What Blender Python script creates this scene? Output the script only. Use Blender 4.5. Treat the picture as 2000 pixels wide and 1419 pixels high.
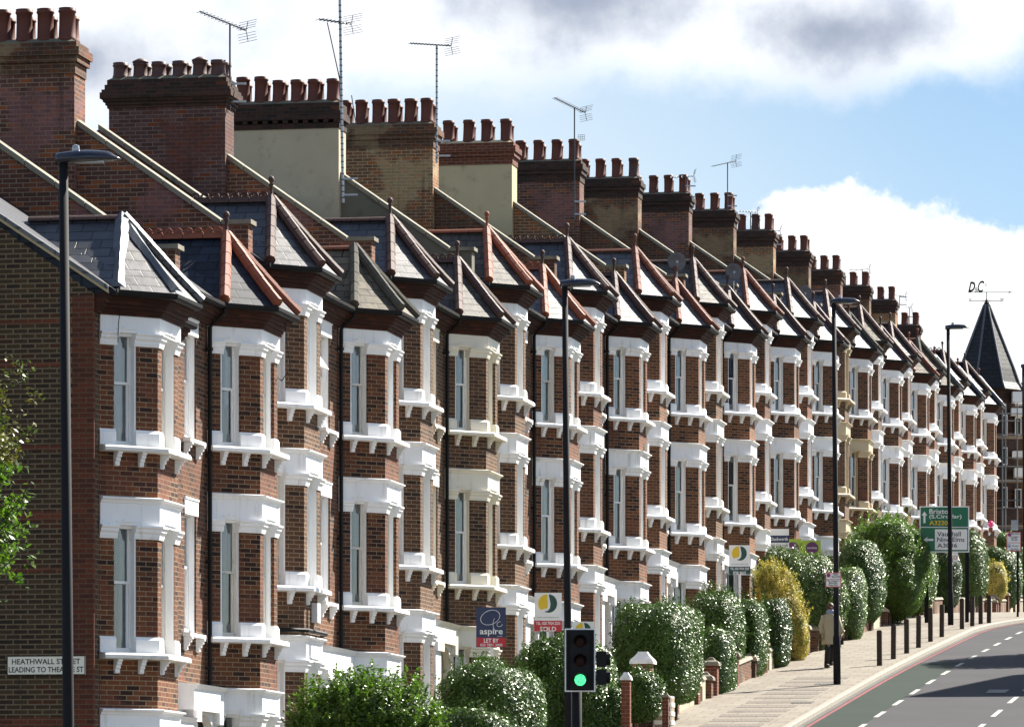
import bpy, bmesh, math, random
import numpy as np
from mathutils import Vector, Matrix
R = math.radians
random.seed(7)
S = bpy.context.scene
C = S.collection
for o in list(bpy.data.objects): bpy.data.objects.remove(o)

# ------------------------------------------------------------ camera
F = 9800.0; HY = 1700.0          # focal length and horizon line of the long lens, in photograph pixels
cd = bpy.data.cameras.new("camera"); cam = bpy.data.objects.new("camera", cd); C.objects.link(cam)
cam.location = (0, 0, 0); cam.rotation_euler = (R(90), 0, 0)
cd.sensor_width = 36; cd.lens = F/2000*36; cd.shift_y = (HY-709.5)/2000
cd.clip_start = 1; cd.clip_end = 6000
S.camera = cam

# ------------------------------------------------------------ light
SUN_AZ = Vector((0.71, 0.705)).normalized(); SUN_EL = R(42)
w = bpy.data.worlds.new("World"); S.world = w; w.use_nodes = True
NT = w.node_tree; NT.nodes.clear()
def nd(t, kind, **kw):
    n = t.nodes.new(kind)
    for k, v in kw.items():
        if k.startswith('i_'):
            n.inputs[int(k[2:])].default_value = v
        else: setattr(n, k, v)
    return n
def mth(t, op, a, b=None, clamp=False):
    n = t.nodes.new('ShaderNodeMath'); n.operation = op; n.use_clamp = clamp
    for i, v in enumerate((a, b)):
        if v is None: continue
        if isinstance(v, (int, float)): n.inputs[i].default_value = v
        else: t.links.new(v, n.inputs[i])
    return n.outputs[0]
def mixc(t, f, a, b, mode='MIX'):
    n = t.nodes.new('ShaderNodeMix'); n.data_type = 'RGBA'; n.blend_type = mode
    for s, v in ((0, f), (6, a), (7, b)):
        if isinstance(v, (int, float)): n.inputs[s].default_value = v
        elif isinstance(v, (tuple, list)): n.inputs[s].default_value = (*v[:3], 1)
        else: t.links.new(v, n.inputs[s])
    return n.outputs[2]
def ramp(t, fac, lo, hi):
    n = t.nodes.new('ShaderNodeMapRange'); n.interpolation_type = 'SMOOTHSTEP'
    t.links.new(fac, n.inputs[0]); n.inputs[1].default_value = lo; n.inputs[2].default_value = hi
    return n.outputs[0]

sky = nd(NT, 'ShaderNodeTexSky', sky_type='NISHITA', sun_disc=False, sun_elevation=SUN_EL,
         sun_rotation=math.atan2(SUN_AZ.x, SUN_AZ.y), altitude=50, air_density=1.0, dust_density=0.4, ozone_density=1.5)
tc = nd(NT, 'ShaderNodeTexCoord')
sx = nd(NT, 'ShaderNodeSeparateXYZ'); NT.links.new(tc.outputs['Generated'], sx.inputs[0])
yy = mth(NT, 'MAXIMUM', sx.outputs[1], 0.05)
az = mth(NT, 'ADD', mth(NT, 'MULTIPLY', mth(NT, 'DIVIDE', sx.outputs[0], yy), 9.8), 1.0)      # bearing of the sky direction
el = mth(NT, 'SUBTRACT', 1.7, mth(NT, 'MULTIPLY', mth(NT, 'DIVIDE', sx.outputs[2], yy), 9.8))  # height above the horizon
cv = nd(NT, 'ShaderNodeCombineXYZ'); NT.links.new(az, cv.inputs[0]); NT.links.new(el, cv.inputs[1])
nz = nd(NT, 'ShaderNodeTexNoise'); nz.inputs['Scale'].default_value = 3.2; nz.inputs['Detail'].default_value = 9; nz.inputs['Roughness'].default_value = 0.6
NT.links.new(cv.outputs[0], nz.inputs['Vector'])
nzc = nd(NT, 'ShaderNodeTexNoise'); nzc.inputs['Scale'].default_value = 11; nzc.inputs['Detail'].default_value = 9; nzc.inputs['Roughness'].default_value = 0.62
NT.links.new(cv.outputs[0], nzc.inputs['Vector'])
def blob(cx, cy, rx, ry, nv, amp):
    dx = mth(NT, 'DIVIDE', mth(NT, 'SUBTRACT', az, cx), rx); dy = mth(NT, 'DIVIDE', mth(NT, 'SUBTRACT', el, cy), ry)
    d = mth(NT, 'SQRT', mth(NT, 'ADD', mth(NT, 'MULTIPLY', dx, dx), mth(NT, 'MULTIPLY', dy, dy)))
    return mth(NT, 'ADD', mth(NT, 'SUBTRACT', 1.0, d), mth(NT, 'MULTIPLY', mth(NT, 'SUBTRACT', nv, 0.5), amp))
def mx(l):
    o = l[0]
    for q in l[1:]: o = mth(NT, 'MAXIMUM', o, q)
    return o
# banks of cloud
soft = mx([blob(1.55, 0.0, 0.95, 0.19, nz.outputs[0], 1.3), blob(0.20, 0.05, 0.75, 0.22, nz.outputs[0], 1.2), blob(0.75, -0.06, 0.8, 0.27, nz.outputs[0], 1.2)])
soft = mth(NT, 'MULTIPLY', ramp(NT, soft, -0.1, 0.4), 0.97)
cum = mx([blob(1.63, 0.50, 0.19, 0.155, nzc.outputs[0], 0.9), blob(1.86, 0.60, 0.30, 0.195, nzc.outputs[0], 0.9), blob(1.60, 0.80, 0.75, 0.32, nzc.outputs[0], 0.5)])
cumf = ramp(NT, cum, -0.02, 0.2)
darkm = mx([blob(1.13, -0.01, 0.42, 0.15, nz.outputs[0], 1.9), blob(1.63, 0.06, 0.30, 0.10, nz.outputs[0], 1.9), blob(0.15, 0.12, 0.35, 0.12, nz.outputs[0], 1.6)])
darkm = ramp(NT, darkm, -0.05, 1.1)
greym = mth(NT, 'MULTIPLY', ramp(NT, nz.outputs[0], 0.42, 0.68), 0.7)
ccol = mixc(NT, greym, (9.8, 10.1, 10.6), (7.0, 7.7, 9.0))
ccol = mixc(NT, mth(NT, 'MULTIPLY', darkm, 0.9), ccol, (3.0, 3.5, 4.6))
haze_el = ramp(NT, el, 0.05, 0.95)
base = mixc(NT, mth(NT, 'ADD', mth(NT, 'MULTIPLY', haze_el, 0.55), 0.1, True), sky.outputs[0], (8.3, 9.0, 9.9))
lft = mth(NT, 'SUBTRACT', 1.0, ramp(NT, az, -0.2, 1.9))
base = mixc(NT, mth(NT, 'MULTIPLY', lft, 0.75), base, (8.6, 9.4, 10.3))
base = mixc(NT, mth(NT, 'MULTIPLY', ramp(NT, az, 1.1, 2.1), 0.9), base, mixc(NT, 1.0, base, (0.70, 0.85, 0.99), 'MULTIPLY'))
front = mixc(NT, soft, base, ccol)
front = mixc(NT, cumf, front, mixc(NT, mth(NT, 'MULTIPLY', ramp(NT, nz.outputs[0], 0.47, 0.66), 0.6), (10.8, 10.9, 11.0), (8.3, 8.9, 9.8)))
# the rest of the sky: scattered cloud
ng = nd(NT, 'ShaderNodeTexNoise'); ng.inputs['Scale'].default_value = 3.0; ng.inputs['Detail'].default_value = 6
NT.links.new(tc.outputs['Generated'], ng.inputs['Vector'])
gen = mixc(NT, mth(NT, 'MULTIPLY', ramp(NT, ng.outputs[0], 0.5, 0.66), 0.7), sky.outputs[0], (7.0, 7.3, 7.8))
fm = mth(NT, 'MULTIPLY', ramp(NT, sx.outputs[1], 0.93, 0.965), mth(NT, 'SUBTRACT', 1.0, ramp(NT, sx.outputs[2], 0.22, 0.32)))
front = mixc(NT, 1.0, front, (0.675, 0.675, 0.675), 'MULTIPLY')
bg = nd(NT, 'ShaderNodeBackground'); bg.inputs[1].default_value = 0.056
NT.links.new(mixc(NT, fm, gen, front), bg.inputs[0])
wo = nd(NT, 'ShaderNodeOutputWorld'); NT.links.new(bg.outputs[0], wo.inputs[0])

ld = bpy.data.lights.new("sun", 'SUN'); ld.energy = 5.0; ld.angle = R(0.5); ld.color = (1, 0.94, 0.84)
sun = bpy.data.objects.new("sun", ld); C.objects.link(sun)
sd = Vector((SUN_AZ.x*math.cos(SUN_EL), SUN_AZ.y*math.cos(SUN_EL), math.sin(SUN_EL)))
sun.rotation_euler = sd.to_track_quat('Z', 'Y').to_euler(); sun.location = (40, 60, 60)
S.view_settings.view_transform = 'Standard'; S.view_settings.look = 'None'
S.view_settings.exposure = 1.6; S.view_settings.gamma = 1
S.render.engine = 'CYCLES'; S.cycles.max_bounces = 6
S.render.resolution_x = 1024; S.render.resolution_y = 726

# ------------------------------------------------------------ frames of reference
UX, UY = 0.1807, 0.9835          # direction of the terrace (t); outward normal is (UY, -UX)
RZ = math.atan2(UY, UX)
def wd(t, o=0.0, z=0.0): return Vector((-5.18+UX*t+UY*o, 85.2+UY*t-UX*o, z))
def tpo(X, Y):
    dx, dy = X+5.18, Y-85.2
    return dx*UX+dy*UY, dx*UY-dy*UX
def at(px, Y): return (px-1000)*Y/F
def zz(py, Y): return (HY-py)*Y/F
PER = 10.4
LV = [6.95, 8.29, 9.28, 10.35, 11.41, 12.45, 13.42, 14.35, 15.27, 16.08, 16.7, 17.22, 17.72, 18.28, 18.85]
_gt = [-400, -130, -100, -83, -60, -40, -25, -12.5] + [-2.1+PER*i for i in range(15)] + [165, 190, 230, 600, 3000]
_gz = [-1.7, -1.7, -1.7, -1.75, -2.9, -2.9, -2.3, -1.25] + [(6.95 if i == 0 else LV[i])-7.3 for i in range(15)] + [12.0, 12.5, 12.9, 13.5, 13.5]
def g(t):
    # a smoothed interpolation of the hill's profile
    return float(sum(np.interp(t+d, _gt, _gz)*k for d, k in ((-5, .15), (-2.5, .2), (0, .3), (2.5, .2), (5, .15))))
def gw(X, Y): return g(tpo(X, Y)[0])

# ------------------------------------------------------------ materials
MATS = {}
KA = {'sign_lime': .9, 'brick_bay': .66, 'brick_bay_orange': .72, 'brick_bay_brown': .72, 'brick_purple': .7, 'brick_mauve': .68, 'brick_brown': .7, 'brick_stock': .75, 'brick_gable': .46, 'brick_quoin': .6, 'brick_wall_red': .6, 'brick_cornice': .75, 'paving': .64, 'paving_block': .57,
      'stone': .62, 'render_dark': .8, 'terracotta': .55, 'terracotta_bright': .56, 'terracotta_brown': .6, 'tile_mossy': .6, 'pot_red': .5, 'pot_dark': .45, 'lead': .42,
      'iron_black': .5, 'gutter_black': .4, 'post_black': .6, 'slate_blue': .30, 'slate_grey': .42, 'slate_pale': .56, 'slate_mossy': .6, 'slate_brown': .55, 'slate_dark': .55, 'asphalt': .42, 'lane_green': .30, 'kerb': .68, 'red_line': .62, 'timber_dark': .5, 'earth': .7, 'sign_green': .8}
def kk(name, *cols):
    k = KA.get(name, 1.0); return [None if c is None else tuple(min(x*k, 1) for x in c) for c in cols]
def new_mat(name):
    m = bpy.data.materials.new(name); m.use_nodes = True; t = m.node_tree; t.nodes.clear()
    o = nd(t, 'ShaderNodeOutputMaterial'); p = nd(t, 'ShaderNodeBsdfPrincipled'); t.links.new(p.outputs[0], o.inputs[0])
    MATS[name] = m
    return m, t, p, o
def uvn(t):
    return nd(t, 'ShaderNodeUVMap', uv_map='UVMap').outputs[0]
def noise(t, vec, scale, detail=4, rough=0.5):
    n = nd(t, 'ShaderNodeTexNoise'); n.inputs['Scale'].default_value = scale; n.inputs['Detail'].default_value = detail; n.inputs['Roughness'].default_value = rough
    if vec is not None: t.links.new(vec, n.inputs['Vector'])
    return n.outputs[0]
def stretch(t, vec, s):
    n = nd(t, 'ShaderNodeMapping'); n.inputs['Scale'].default_value = s; t.links.new(vec, n.inputs[0]); return n.outputs[0]
def bump(t, p, h, strength=0.4, dist=0.01):
    b = nd(t, 'ShaderNodeBump'); b.inputs['Strength'].default_value = strength; b.inputs['Distance'].default_value = dist
    t.links.new(h, b.inputs['Height']); t.links.new(b.outputs[0], p.inputs['Normal'])
def objvec(t):
    tc_ = nd(t, 'ShaderNodeTexCoord'); oi = nd(t, 'ShaderNodeObjectInfo')
    va = nd(t, 'ShaderNodeVectorMath', operation='ADD'); t.links.new(tc_.outputs['Object'], va.inputs[0])
    sc = nd(t, 'ShaderNodeVectorMath', operation='SCALE'); sc.inputs[0].default_value = (37, 23, 11); t.links.new(oi.outputs['Random'], sc.inputs[3])
    t.links.new(sc.outputs[0], va.inputs[1])
    return va.outputs[0], oi.outputs['Random']
def brick(name, c1, c2, mortar, odd=None, oddamt=0.0, soot=0.5, bw=0.235, rh=0.078, ms=0.007, rough=0.85, sootcol=(0.02, 0.017, 0.015), sootlo=0.5, sootscale=0.8, patch=None, pamt=0.7):
    c1, c2, mortar, odd = kk(name, c1, c2, mortar, odd)
    m, t, p, o = new_mat(name); uv = uvn(t)
    def bt(a, b, mo, off=0.0):
        v = uv
        n = nd(t, 'ShaderNodeTexBrick'); n.offset = 0.5; t.links.new(v, n.inputs['Vector'])
        n.inputs['Color1'].default_value = (*a, 1); n.inputs['Color2'].default_value = (*b, 1); n.inputs['Mortar'].default_value = (*mo, 1)
        n.inputs['Scale'].default_value = 1; n.inputs['Mortar Size'].default_value = ms; n.inputs['Mortar Smooth'].default_value = 0.15
        n.inputs['Brick Width'].default_value = bw; n.inputs['Row Height'].default_value = rh; n.inputs['Bias'].default_value = off
        return n
    b = bt(c1, c2, mortar)
    col = b.outputs[0]
    ov, rnd = objvec(t)
    if odd:
        # per-brick lottery: a random grey per brick thresholded by a patchy noise
        k = bt((0, 0, 0), (1, 1, 1), (0, 0, 0))
        pat = mth(t, 'ADD', noise(t, uv, 0.55, 3), 0)
        thr = mth(t, 'SUBTRACT', mth(t, 'ADD', k.outputs[0], pat), 1.5-oddamt)
        f = mth(t, 'MULTIPLY', mth(t, 'MULTIPLY', thr, 6.0, True), mth(t, 'SUBTRACT', 1.0, k.outputs[1]))
        col = mixc(t, f, col, odd)
    if patch:
        pf = mth(t, 'MULTIPLY', mth(t, 'MULTIPLY', ramp(t, noise(t, uv, 0.9, 5, 0.6), 0.5, 0.58), pamt), mth(t, 'ADD', 0.35, noise(t, stretch(t, uv, (2.1, 6.4, 1)), 2.0, 1)), True)
        col = mixc(t, pf, col, patch)
    s = ramp(t, noise(t, ov, sootscale, 6, 0.6), sootlo, sootlo+0.28)
    col = mixc(t, mth(t, 'MULTIPLY', s, soot), col, sootcol)
    st = ramp(t, noise(t, stretch(t, ov, (2.2, 2.2, 0.22)), 1.4, 5, 0.6), 0.56, 0.74)
    col = mixc(t, mth(t, 'MULTIPLY', st, 0.45), col, sootcol)
    fine = noise(t, uv, 22, 3)
    col = mixc(t, 1.0, col, mixc(t, fine, (0.72, 0.72, 0.72), (1.3, 1.3, 1.3)), 'MULTIPLY')
    col = mixc(t, 1.0, col, mixc(t, rnd, (0.86, 0.86, 0.86), (1.14, 1.11, 1.08)), 'MULTIPLY')
    t.links.new(col, p.inputs['Base Color']); p.inputs['Roughness'].default_value = rough; p.inputs['Specular IOR Level'].default_value = 0.25
    bump(t, p, b.outputs[1], -0.7, 0.012)
    return m
def plain(name, col, rough=0.5, var=0.15, scale=6, metal=0.0, dirt=0.0, dirtcol=(0.08, 0.07, 0.05), bumpy=0.0, spec=0.5, streak=False):
    col, dirtcol = kk(name, col, dirtcol)
    m, t, p, o = new_mat(name); ov, rnd = objvec(t)
    n = noise(t, ov, scale, 5)
    c = mixc(t, n, tuple(x*(1-var) for x in col), tuple(min(x*(1+var), 1) for x in col))
    if dirt > 0:
        dv = stretch(t, ov, (6, 6, 0.7)) if streak else ov
        dn = ramp(t, noise(t, dv, 1.3 if streak else 2.2, 7, 0.65), 0.52, 0.78)
        c = mixc(t, mth(t, 'MULTIPLY', dn, dirt), c, dirtcol)
    t.links.new(c, p.inputs['Base Color']); p.inputs['Roughness'].default_value = rough; p.inputs['Metallic'].default_value = metal
    p.inputs['Specular IOR Level'].default_value = spec
    if bumpy: bump(t, p, noise(t, ov, scale*6, 4), bumpy, 0.01)
    return m
def slate(name, c1, c2, gap, rough=0.5, lichen=None, la=0.0, bw=0.40, rh=0.24, spec=0.5, ms=0.013):
    c1, c2, gap, lichen = kk(name, c1, c2, gap, lichen)
    m, t, p, o = new_mat(name); uv = uvn(t)
    n = nd(t, 'ShaderNodeTexBrick'); t.links.new(uv, n.inputs['Vector'])
    for k, v in (('Color1', c1), ('Color2', c2), ('Mortar', gap)): n.inputs[k].default_value = (*v, 1)
    n.inputs['Scale'].default_value = 1; n.inputs['Mortar Size'].default_value = ms; n.inputs['Brick Width'].default_value = bw; n.inputs['Row Height'].default_value = rh
    n.inputs['Mortar Smooth'].default_value = 0.3
    ov, rnd = objvec(t)
    col = n.outputs[0]
    if lichen: col = mixc(t, mth(t, 'MULTIPLY', ramp(t, noise(t, ov, 5, 7, 0.65), 0.48, 0.62), la), col, lichen)
    od = nd(t, 'ShaderNodeTexWhiteNoise', noise_dimensions='2D')
    fl = nd(t, 'ShaderNodeVectorMath', operation='FLOOR'); t.links.new(stretch(t, uv, (1/bw, 1/rh, 1)), fl.inputs[0]); t.links.new(fl.outputs[0], od.inputs[0])
    col = mixc(t, 1.0, col, mixc(t, od.outputs[0], (0.72, 0.72, 0.72), (1.28, 1.28, 1.28)), 'MULTIPLY')
    col = mixc(t, 1.0, col, mixc(t, noise(t, ov, 3, 6, 0.6), (0.68, 0.68, 0.68), (1.32, 1.32, 1.32)), 'MULTIPLY')
    t.links.new(col, p.inputs['Base Color']); p.inputs['Specular IOR Level'].default_value = spec
    rr = nd(t, 'ShaderNodeMapRange'); t.links.new(noise(t, ov, 9, 3), rr.inputs[0]); rr.inputs[3].default_value = rough-0.1; rr.inputs[4].default_value = rough+0.15
    t.links.new(rr.outputs[0], p.inputs['Roughness'])
    # lap of each course: height falls away along the slope
    sy = nd(t, 'ShaderNodeSeparateXYZ'); t.links.new(uv, sy.inputs[0])
    saw = mth(t, 'FRACT', mth(t, 'DIVIDE', sy.outputs[1], rh))
    h = mth(t, 'SUBTRACT', mth(t, 'MULTIPLY', mth(t, 'SUBTRACT', 1.0, saw), 0.8), mth(t, 'MULTIPLY', n.outputs[1], 0.8))
    bump(t, p, h, 0.9, 0.02)
    return m
RED1, RED2 = (0.23, 0.075, 0.036), (0.105, 0.036, 0.022)
brick('brick_bay', (0.22, 0.078, 0.033), (0.10, 0.042, 0.025), (0.36, 0.27, 0.17), soot=0.5, odd=(0.045, 0.022, 0.018), oddamt=0.3, patch=(0.13, 0.045, 0.028), pamt=0.5)
brick('brick_bay_orange', (0.25, 0.098, 0.042), (0.13, 0.052, 0.028), (0.38, 0.28, 0.18), soot=0.3, odd=(0.05, 0.026, 0.02), oddamt=0.15)
brick('brick_bay_brown', (0.165, 0.08, 0.042), (0.085, 0.042, 0.026), (0.34, 0.26, 0.17), soot=0.4, odd=(0.045, 0.026, 0.02), oddamt=0.2)
brick('brick_purple', (0.17, 0.075, 0.052), (0.07, 0.034, 0.028), (0.32, 0.25, 0.18), odd=(0.3, 0.095, 0.035), oddamt=0.35, soot=0.45, patch=(0.2, 0.10, 0.10))
brick('brick_mauve', (0.17, 0.09, 0.085), (0.06, 0.032, 0.03), (0.26, 0.19, 0.16), odd=(0.2, 0.06, 0.026), oddamt=0.3, soot=0.3, patch=(0.10, 0.036, 0.028))
brick('brick_stock', (0.26, 0.13, 0.065), (0.09, 0.05, 0.035), (0.46, 0.37, 0.22), odd=(0.32, 0.1, 0.035), oddamt=0.4, soot=0.5, sootlo=0.52, patch=(0.34, 0.27, 0.15))
brick('brick_brown', (0.17, 0.085, 0.05), (0.065, 0.034, 0.025), (0.24, 0.18, 0.12), odd=(0.22, 0.075, 0.032), oddamt=0.3, soot=0.6, patch=(0.26, 0.19, 0.11))
brick('brick_sooty', (0.055, 0.026, 0.02), (0.022, 0.015, 0.013), (0.05, 0.038, 0.03), odd=(0.17, 0.05, 0.02), oddamt=0.1, soot=0.6)
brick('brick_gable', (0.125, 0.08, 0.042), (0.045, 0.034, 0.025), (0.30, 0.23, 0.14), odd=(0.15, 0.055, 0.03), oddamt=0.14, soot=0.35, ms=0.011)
brick('brick_quoin', (0.21, 0.062, 0.03), (0.12, 0.04, 0.025), (0.2, 0.13, 0.09), soot=0.35)
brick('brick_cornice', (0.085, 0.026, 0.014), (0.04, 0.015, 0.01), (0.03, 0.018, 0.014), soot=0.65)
brick('brick_wall_red', (0.25, 0.07, 0.035), (0.16, 0.05, 0.03), (0.3, 0.22, 0.17), soot=0.2)
plain('paint_white', (0.76, 0.76, 0.75), 0.6, 0.08, 2, dirt=0.8, dirtcol=(0.33, 0.28, 0.2), streak=True)
plain('paint_clean', (0.82, 0.82, 0.82), 0.55, 0.06, 2, dirt=0.5, dirtcol=(0.38, 0.34, 0.27), streak=True)
plain('paint_cream', (0.70, 0.66, 0.55), 0.5, 0.06, 2, dirt=0.4, dirtcol=(0.35, 0.3, 0.2), streak=True)
plain('paint_ochre', (0.48, 0.39, 0.25), 0.5, 0.08, 2, dirt=0.6, dirtcol=(0.25, 0.18, 0.1), streak=True)
plain('paint_worn', (0.70, 0.69, 0.65), 0.65, 0.12, 4, dirt=0.95, dirtcol=(0.10, 0.085, 0.06))
plain('frame_white', (0.8, 0.8, 0.79), 0.35, 0.03, 4)
plain('frame_old', (0.62, 0.6, 0.54), 0.5, 0.1, 4, dirt=0.4)
plain('stone', (0.32, 0.29, 0.215), 0.85, 0.35, 5, dirt=0.9, dirtcol=(0.09, 0.085, 0.06), bumpy=0.3)
plain('render_cream', (0.47, 0.39, 0.235), 0.85, 0.14, 1.5, dirt=0.8, dirtcol=(0.24, 0.185, 0.10), bumpy=0.15)
plain('render_grey', (0.41, 0.355, 0.25), 0.85, 0.16, 1.3, dirt=0.85, dirtcol=(0.17, 0.135, 0.09), bumpy=0.15)
plain('render_dark', (0.15, 0.14, 0.105), 0.85, 0.25, 1.3, dirt=0.8, dirtcol=(0.055, 0.05, 0.04), bumpy=0.15)
plain('terracotta', (0.27, 0.08, 0.04), 0.75, 0.25, 5, dirt=0.45, dirtcol=(0.07, 0.035, 0.025), bumpy=0.2)
plain('terracotta_bright', (0.42, 0.115, 0.05), 0.7, 0.2, 6, dirt=0.5, dirtcol=(0.15, 0.07, 0.05), bumpy=0.2)
plain('terracotta_brown', (0.115, 0.055, 0.042), 0.7, 0.3, 6, dirt=0.5, dirtcol=(0.04, 0.03, 0.025), bumpy=0.3)
plain('tile_mossy', (0.12, 0.11, 0.085), 0.9, 0.3, 8, dirt=0.6, dirtcol=(0.05, 0.045, 0.03), bumpy=0.4)
plain('pot_red', (0.20, 0.052, 0.03), 0.6, 0.25, 4, dirt=0.55, dirtcol=(0.035, 0.02, 0.016), spec=0.35)
plain('pot_dark', (0.14, 0.05, 0.038), 0.6, 0.3, 4, dirt=0.5, dirtcol=(0.02, 0.015, 0.013))
plain('lead', (0.24, 0.26, 0.29), 0.55, 0.3, 7, metal=0.45, dirt=0.4, dirtcol=(0.15, 0.15, 0.16), bumpy=0.3)
plain('iron_black', (0.012, 0.012, 0.014), 0.6, 0.2, 4, spec=0.25)
plain('gutter_black', (0.018, 0.017, 0.018), 0.6, 0.2, 4, spec=0.2)
plain('post_black', (0.012, 0.013, 0.017), 0.8, 0.15, 3, spec=0.25)
plain('lamp_black', (0.014, 0.017, 0.03), 0.22, 0.1, 3)
plain('galvanised', (0.33, 0.34, 0.36), 0.4, 0.2, 12, metal=0.6)
plain('aerial_dark', (0.05, 0.05, 0.055), 0.45, 0.1, 8, metal=0.4)
plain('dish_grey', (0.13, 0.12, 0.125), 0.6, 0.1, 5)
plain('timber_dark', (0.075, 0.052, 0.038), 0.85, 0.3, 9, dirt=0.4, bumpy=0.3)
plain('bark', (0.06, 0.045, 0.03), 0.9, 0.3, 9, bumpy=0.4)
plain('kerb', (0.36, 0.33, 0.27), 0.85, 0.15, 4, dirt=0.45, dirtcol=(0.15, 0.13, 0.1), bumpy=0.2)
plain('sign_white', (0.8, 0.8, 0.8), 0.4, 0.02, 3)
plain('sign_cream', (0.78, 0.74, 0.62), 0.5, 0.05, 6, dirt=0.35, dirtcol=(0.3, 0.22, 0.12))
plain('sign_green', (0.0, 0.16, 0.07), 0.35, 0.04, 3)
plain('sign_dkgreen', (0.01, 0.055, 0.042), 0.4, 0.04, 3)
plain('sign_navy', (0.016, 0.026, 0.085), 0.4, 0.04, 3)
plain('sign_red', (0.5, 0.012, 0.025), 0.4, 0.04, 3)
plain('sign_yellow', (0.72, 0.48, 0.01), 0.4, 0.04, 3)
plain('sign_lime', (0.33, 0.46, 0.02), 0.4, 0.04, 3)
plain('sign_purple', (0.11, 0.012, 0.11), 0.4, 0.04, 3)
plain('sign_blue', (0.02, 0.07, 0.4), 0.4, 0.04, 3)
plain('sign_black', (0.01, 0.01, 0.01), 0.5, 0.04, 3)
plain('door_paint', (0.03, 0.05, 0.09), 0.3, 0.1, 3)
plain('skin', (0.35, 0.2, 0.14), 0.6, 0.05, 8)
plain('hair', (0.06, 0.03, 0.018), 0.6, 0.3, 30)
plain('coat_tan', (0.34, 0.29, 0.19), 0.9, 0.1, 14)
plain('cloth_black', (0.014, 0.014, 0.017), 0.9, 0.1, 14)
plain('scaffold_grey', (0.16, 0.165, 0.17), 0.5, 0.2, 12, metal=0.4)
plain('scarf_blue', (0.2, 0.24, 0.36), 0.9, 0.15, 18)
plain('flower_pink', (0.7, 0.04, 0.25), 0.6, 0.15, 18)
plain('bin_box', (0.28, 0.22, 0.15), 0.7, 0.1, 8)
for nm, c in (('cloth_white', (0.55, 0.56, 0.55)), ('cloth_grey', (0.26, 0.27, 0.28)), ('cloth_blue', (0.24, 0.31, 0.38)), ('cloth_ochre', (0.42, 0.27, 0.06)), ('cloth_room_shade', (0.035, 0.032, 0.03)), ('cloth_green', (0.24, 0.29, 0.22))):  # the darkest tone also puts the shade of unlit rooms into colour
    m, t, p, o = new_mat(nm); uv = uvn(t)
    wv = nd(t, 'ShaderNodeTexWave', wave_type='BANDS', bands_direction='X'); t.links.new(uv, wv.inputs[0]); wv.inputs['Scale'].default_value = 3.2; wv.inputs['Distortion'].default_value = 3; wv.inputs['Detail'].default_value = 3
    t.links.new(mixc(t, wv.outputs[1], tuple(x*0.65 for x in c), c), p.inputs['Base Color']); p.inputs['Roughness'].default_value = 0.9
    bump(t, p, wv.outputs[1], 0.6, 0.03)
slate('slate_blue', (0.05, 0.065, 0.10), (0.03, 0.04, 0.068), (0.01, 0.011, 0.014), 0.55, spec=0.22)
slate('slate_grey', (0.13, 0.13, 0.145), (0.085, 0.086, 0.1), (0.02, 0.02, 0.022), 0.42, lichen=(0.15, 0.145, 0.12), la=0.25)
slate('slate_pale', (0.17, 0.17, 0.18), (0.12, 0.12, 0.13), (0.03, 0.03, 0.032), 0.4)
slate('slate_mossy', (0.19, 0.16, 0.115), (0.10, 0.085, 0.065), (0.02, 0.015, 0.01), 0.7, lichen=(0.2, 0.17, 0.10), la=0.6, spec=0.25)
slate('slate_brown', (0.115, 0.098, 0.08), (0.07, 0.06, 0.052), (0.02, 0.016, 0.014), 0.6, lichen=(0.2, 0.185, 0.15), la=0.35, spec=0.35)
slate('slate_dark', (0.022, 0.024, 0.032), (0.014, 0.015, 0.02), (0.006, 0.006, 0.007), 0.5, spec=0.3)
# glass
m, t, p, o = new_mat('glass')
tr = nd(t, 'ShaderNodeBsdfTransparent'); tr.inputs[0].default_value = (0.86, 0.89, 0.9, 1)
gl = nd(t, 'ShaderNodeBsdfGlossy'); gl.inputs['Roughness'].default_value = 0.03; gl.inputs[0].default_value = (0.95, 0.97, 1, 1)
fr = nd(t, 'ShaderNodeFresnel'); fr.inputs[0].default_value = 1.5
ms_ = nd(t, 'ShaderNodeMixShader'); t.links.new(mth(t, 'ADD', fr.outputs[0], 0.06), ms_.inputs[0]); t.links.new(tr.outputs[0], ms_.inputs[1]); t.links.new(gl.outputs[0], ms_.inputs[2]); t.links.new(ms_.outputs[0], o.inputs[0])
# lit signal
m, t, p, o = new_mat('signal_green')
p.inputs['Base Color'].default_value = (0.05, 0.6, 0.3, 1); p.inputs['Emission Color'].default_value = (0.10, 1.0, 0.34, 1)
vor = nd(t, 'ShaderNodeTexVoronoi'); vor.inputs['Scale'].default_value = 38; tco = nd(t, 'ShaderNodeTexCoord'); t.links.new(tco.outputs['Object'], vor.inputs[0])
t.links.new(mth(t, 'MULTIPLY', mth(t, 'SUBTRACT', 1.1, vor.outputs[0]), 0.75), p.inputs['Emission Strength'])
plain('lens_dark', (0.02, 0.006, 0.005), 0.5, 0.1, 5, spec=0.15)
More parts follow.
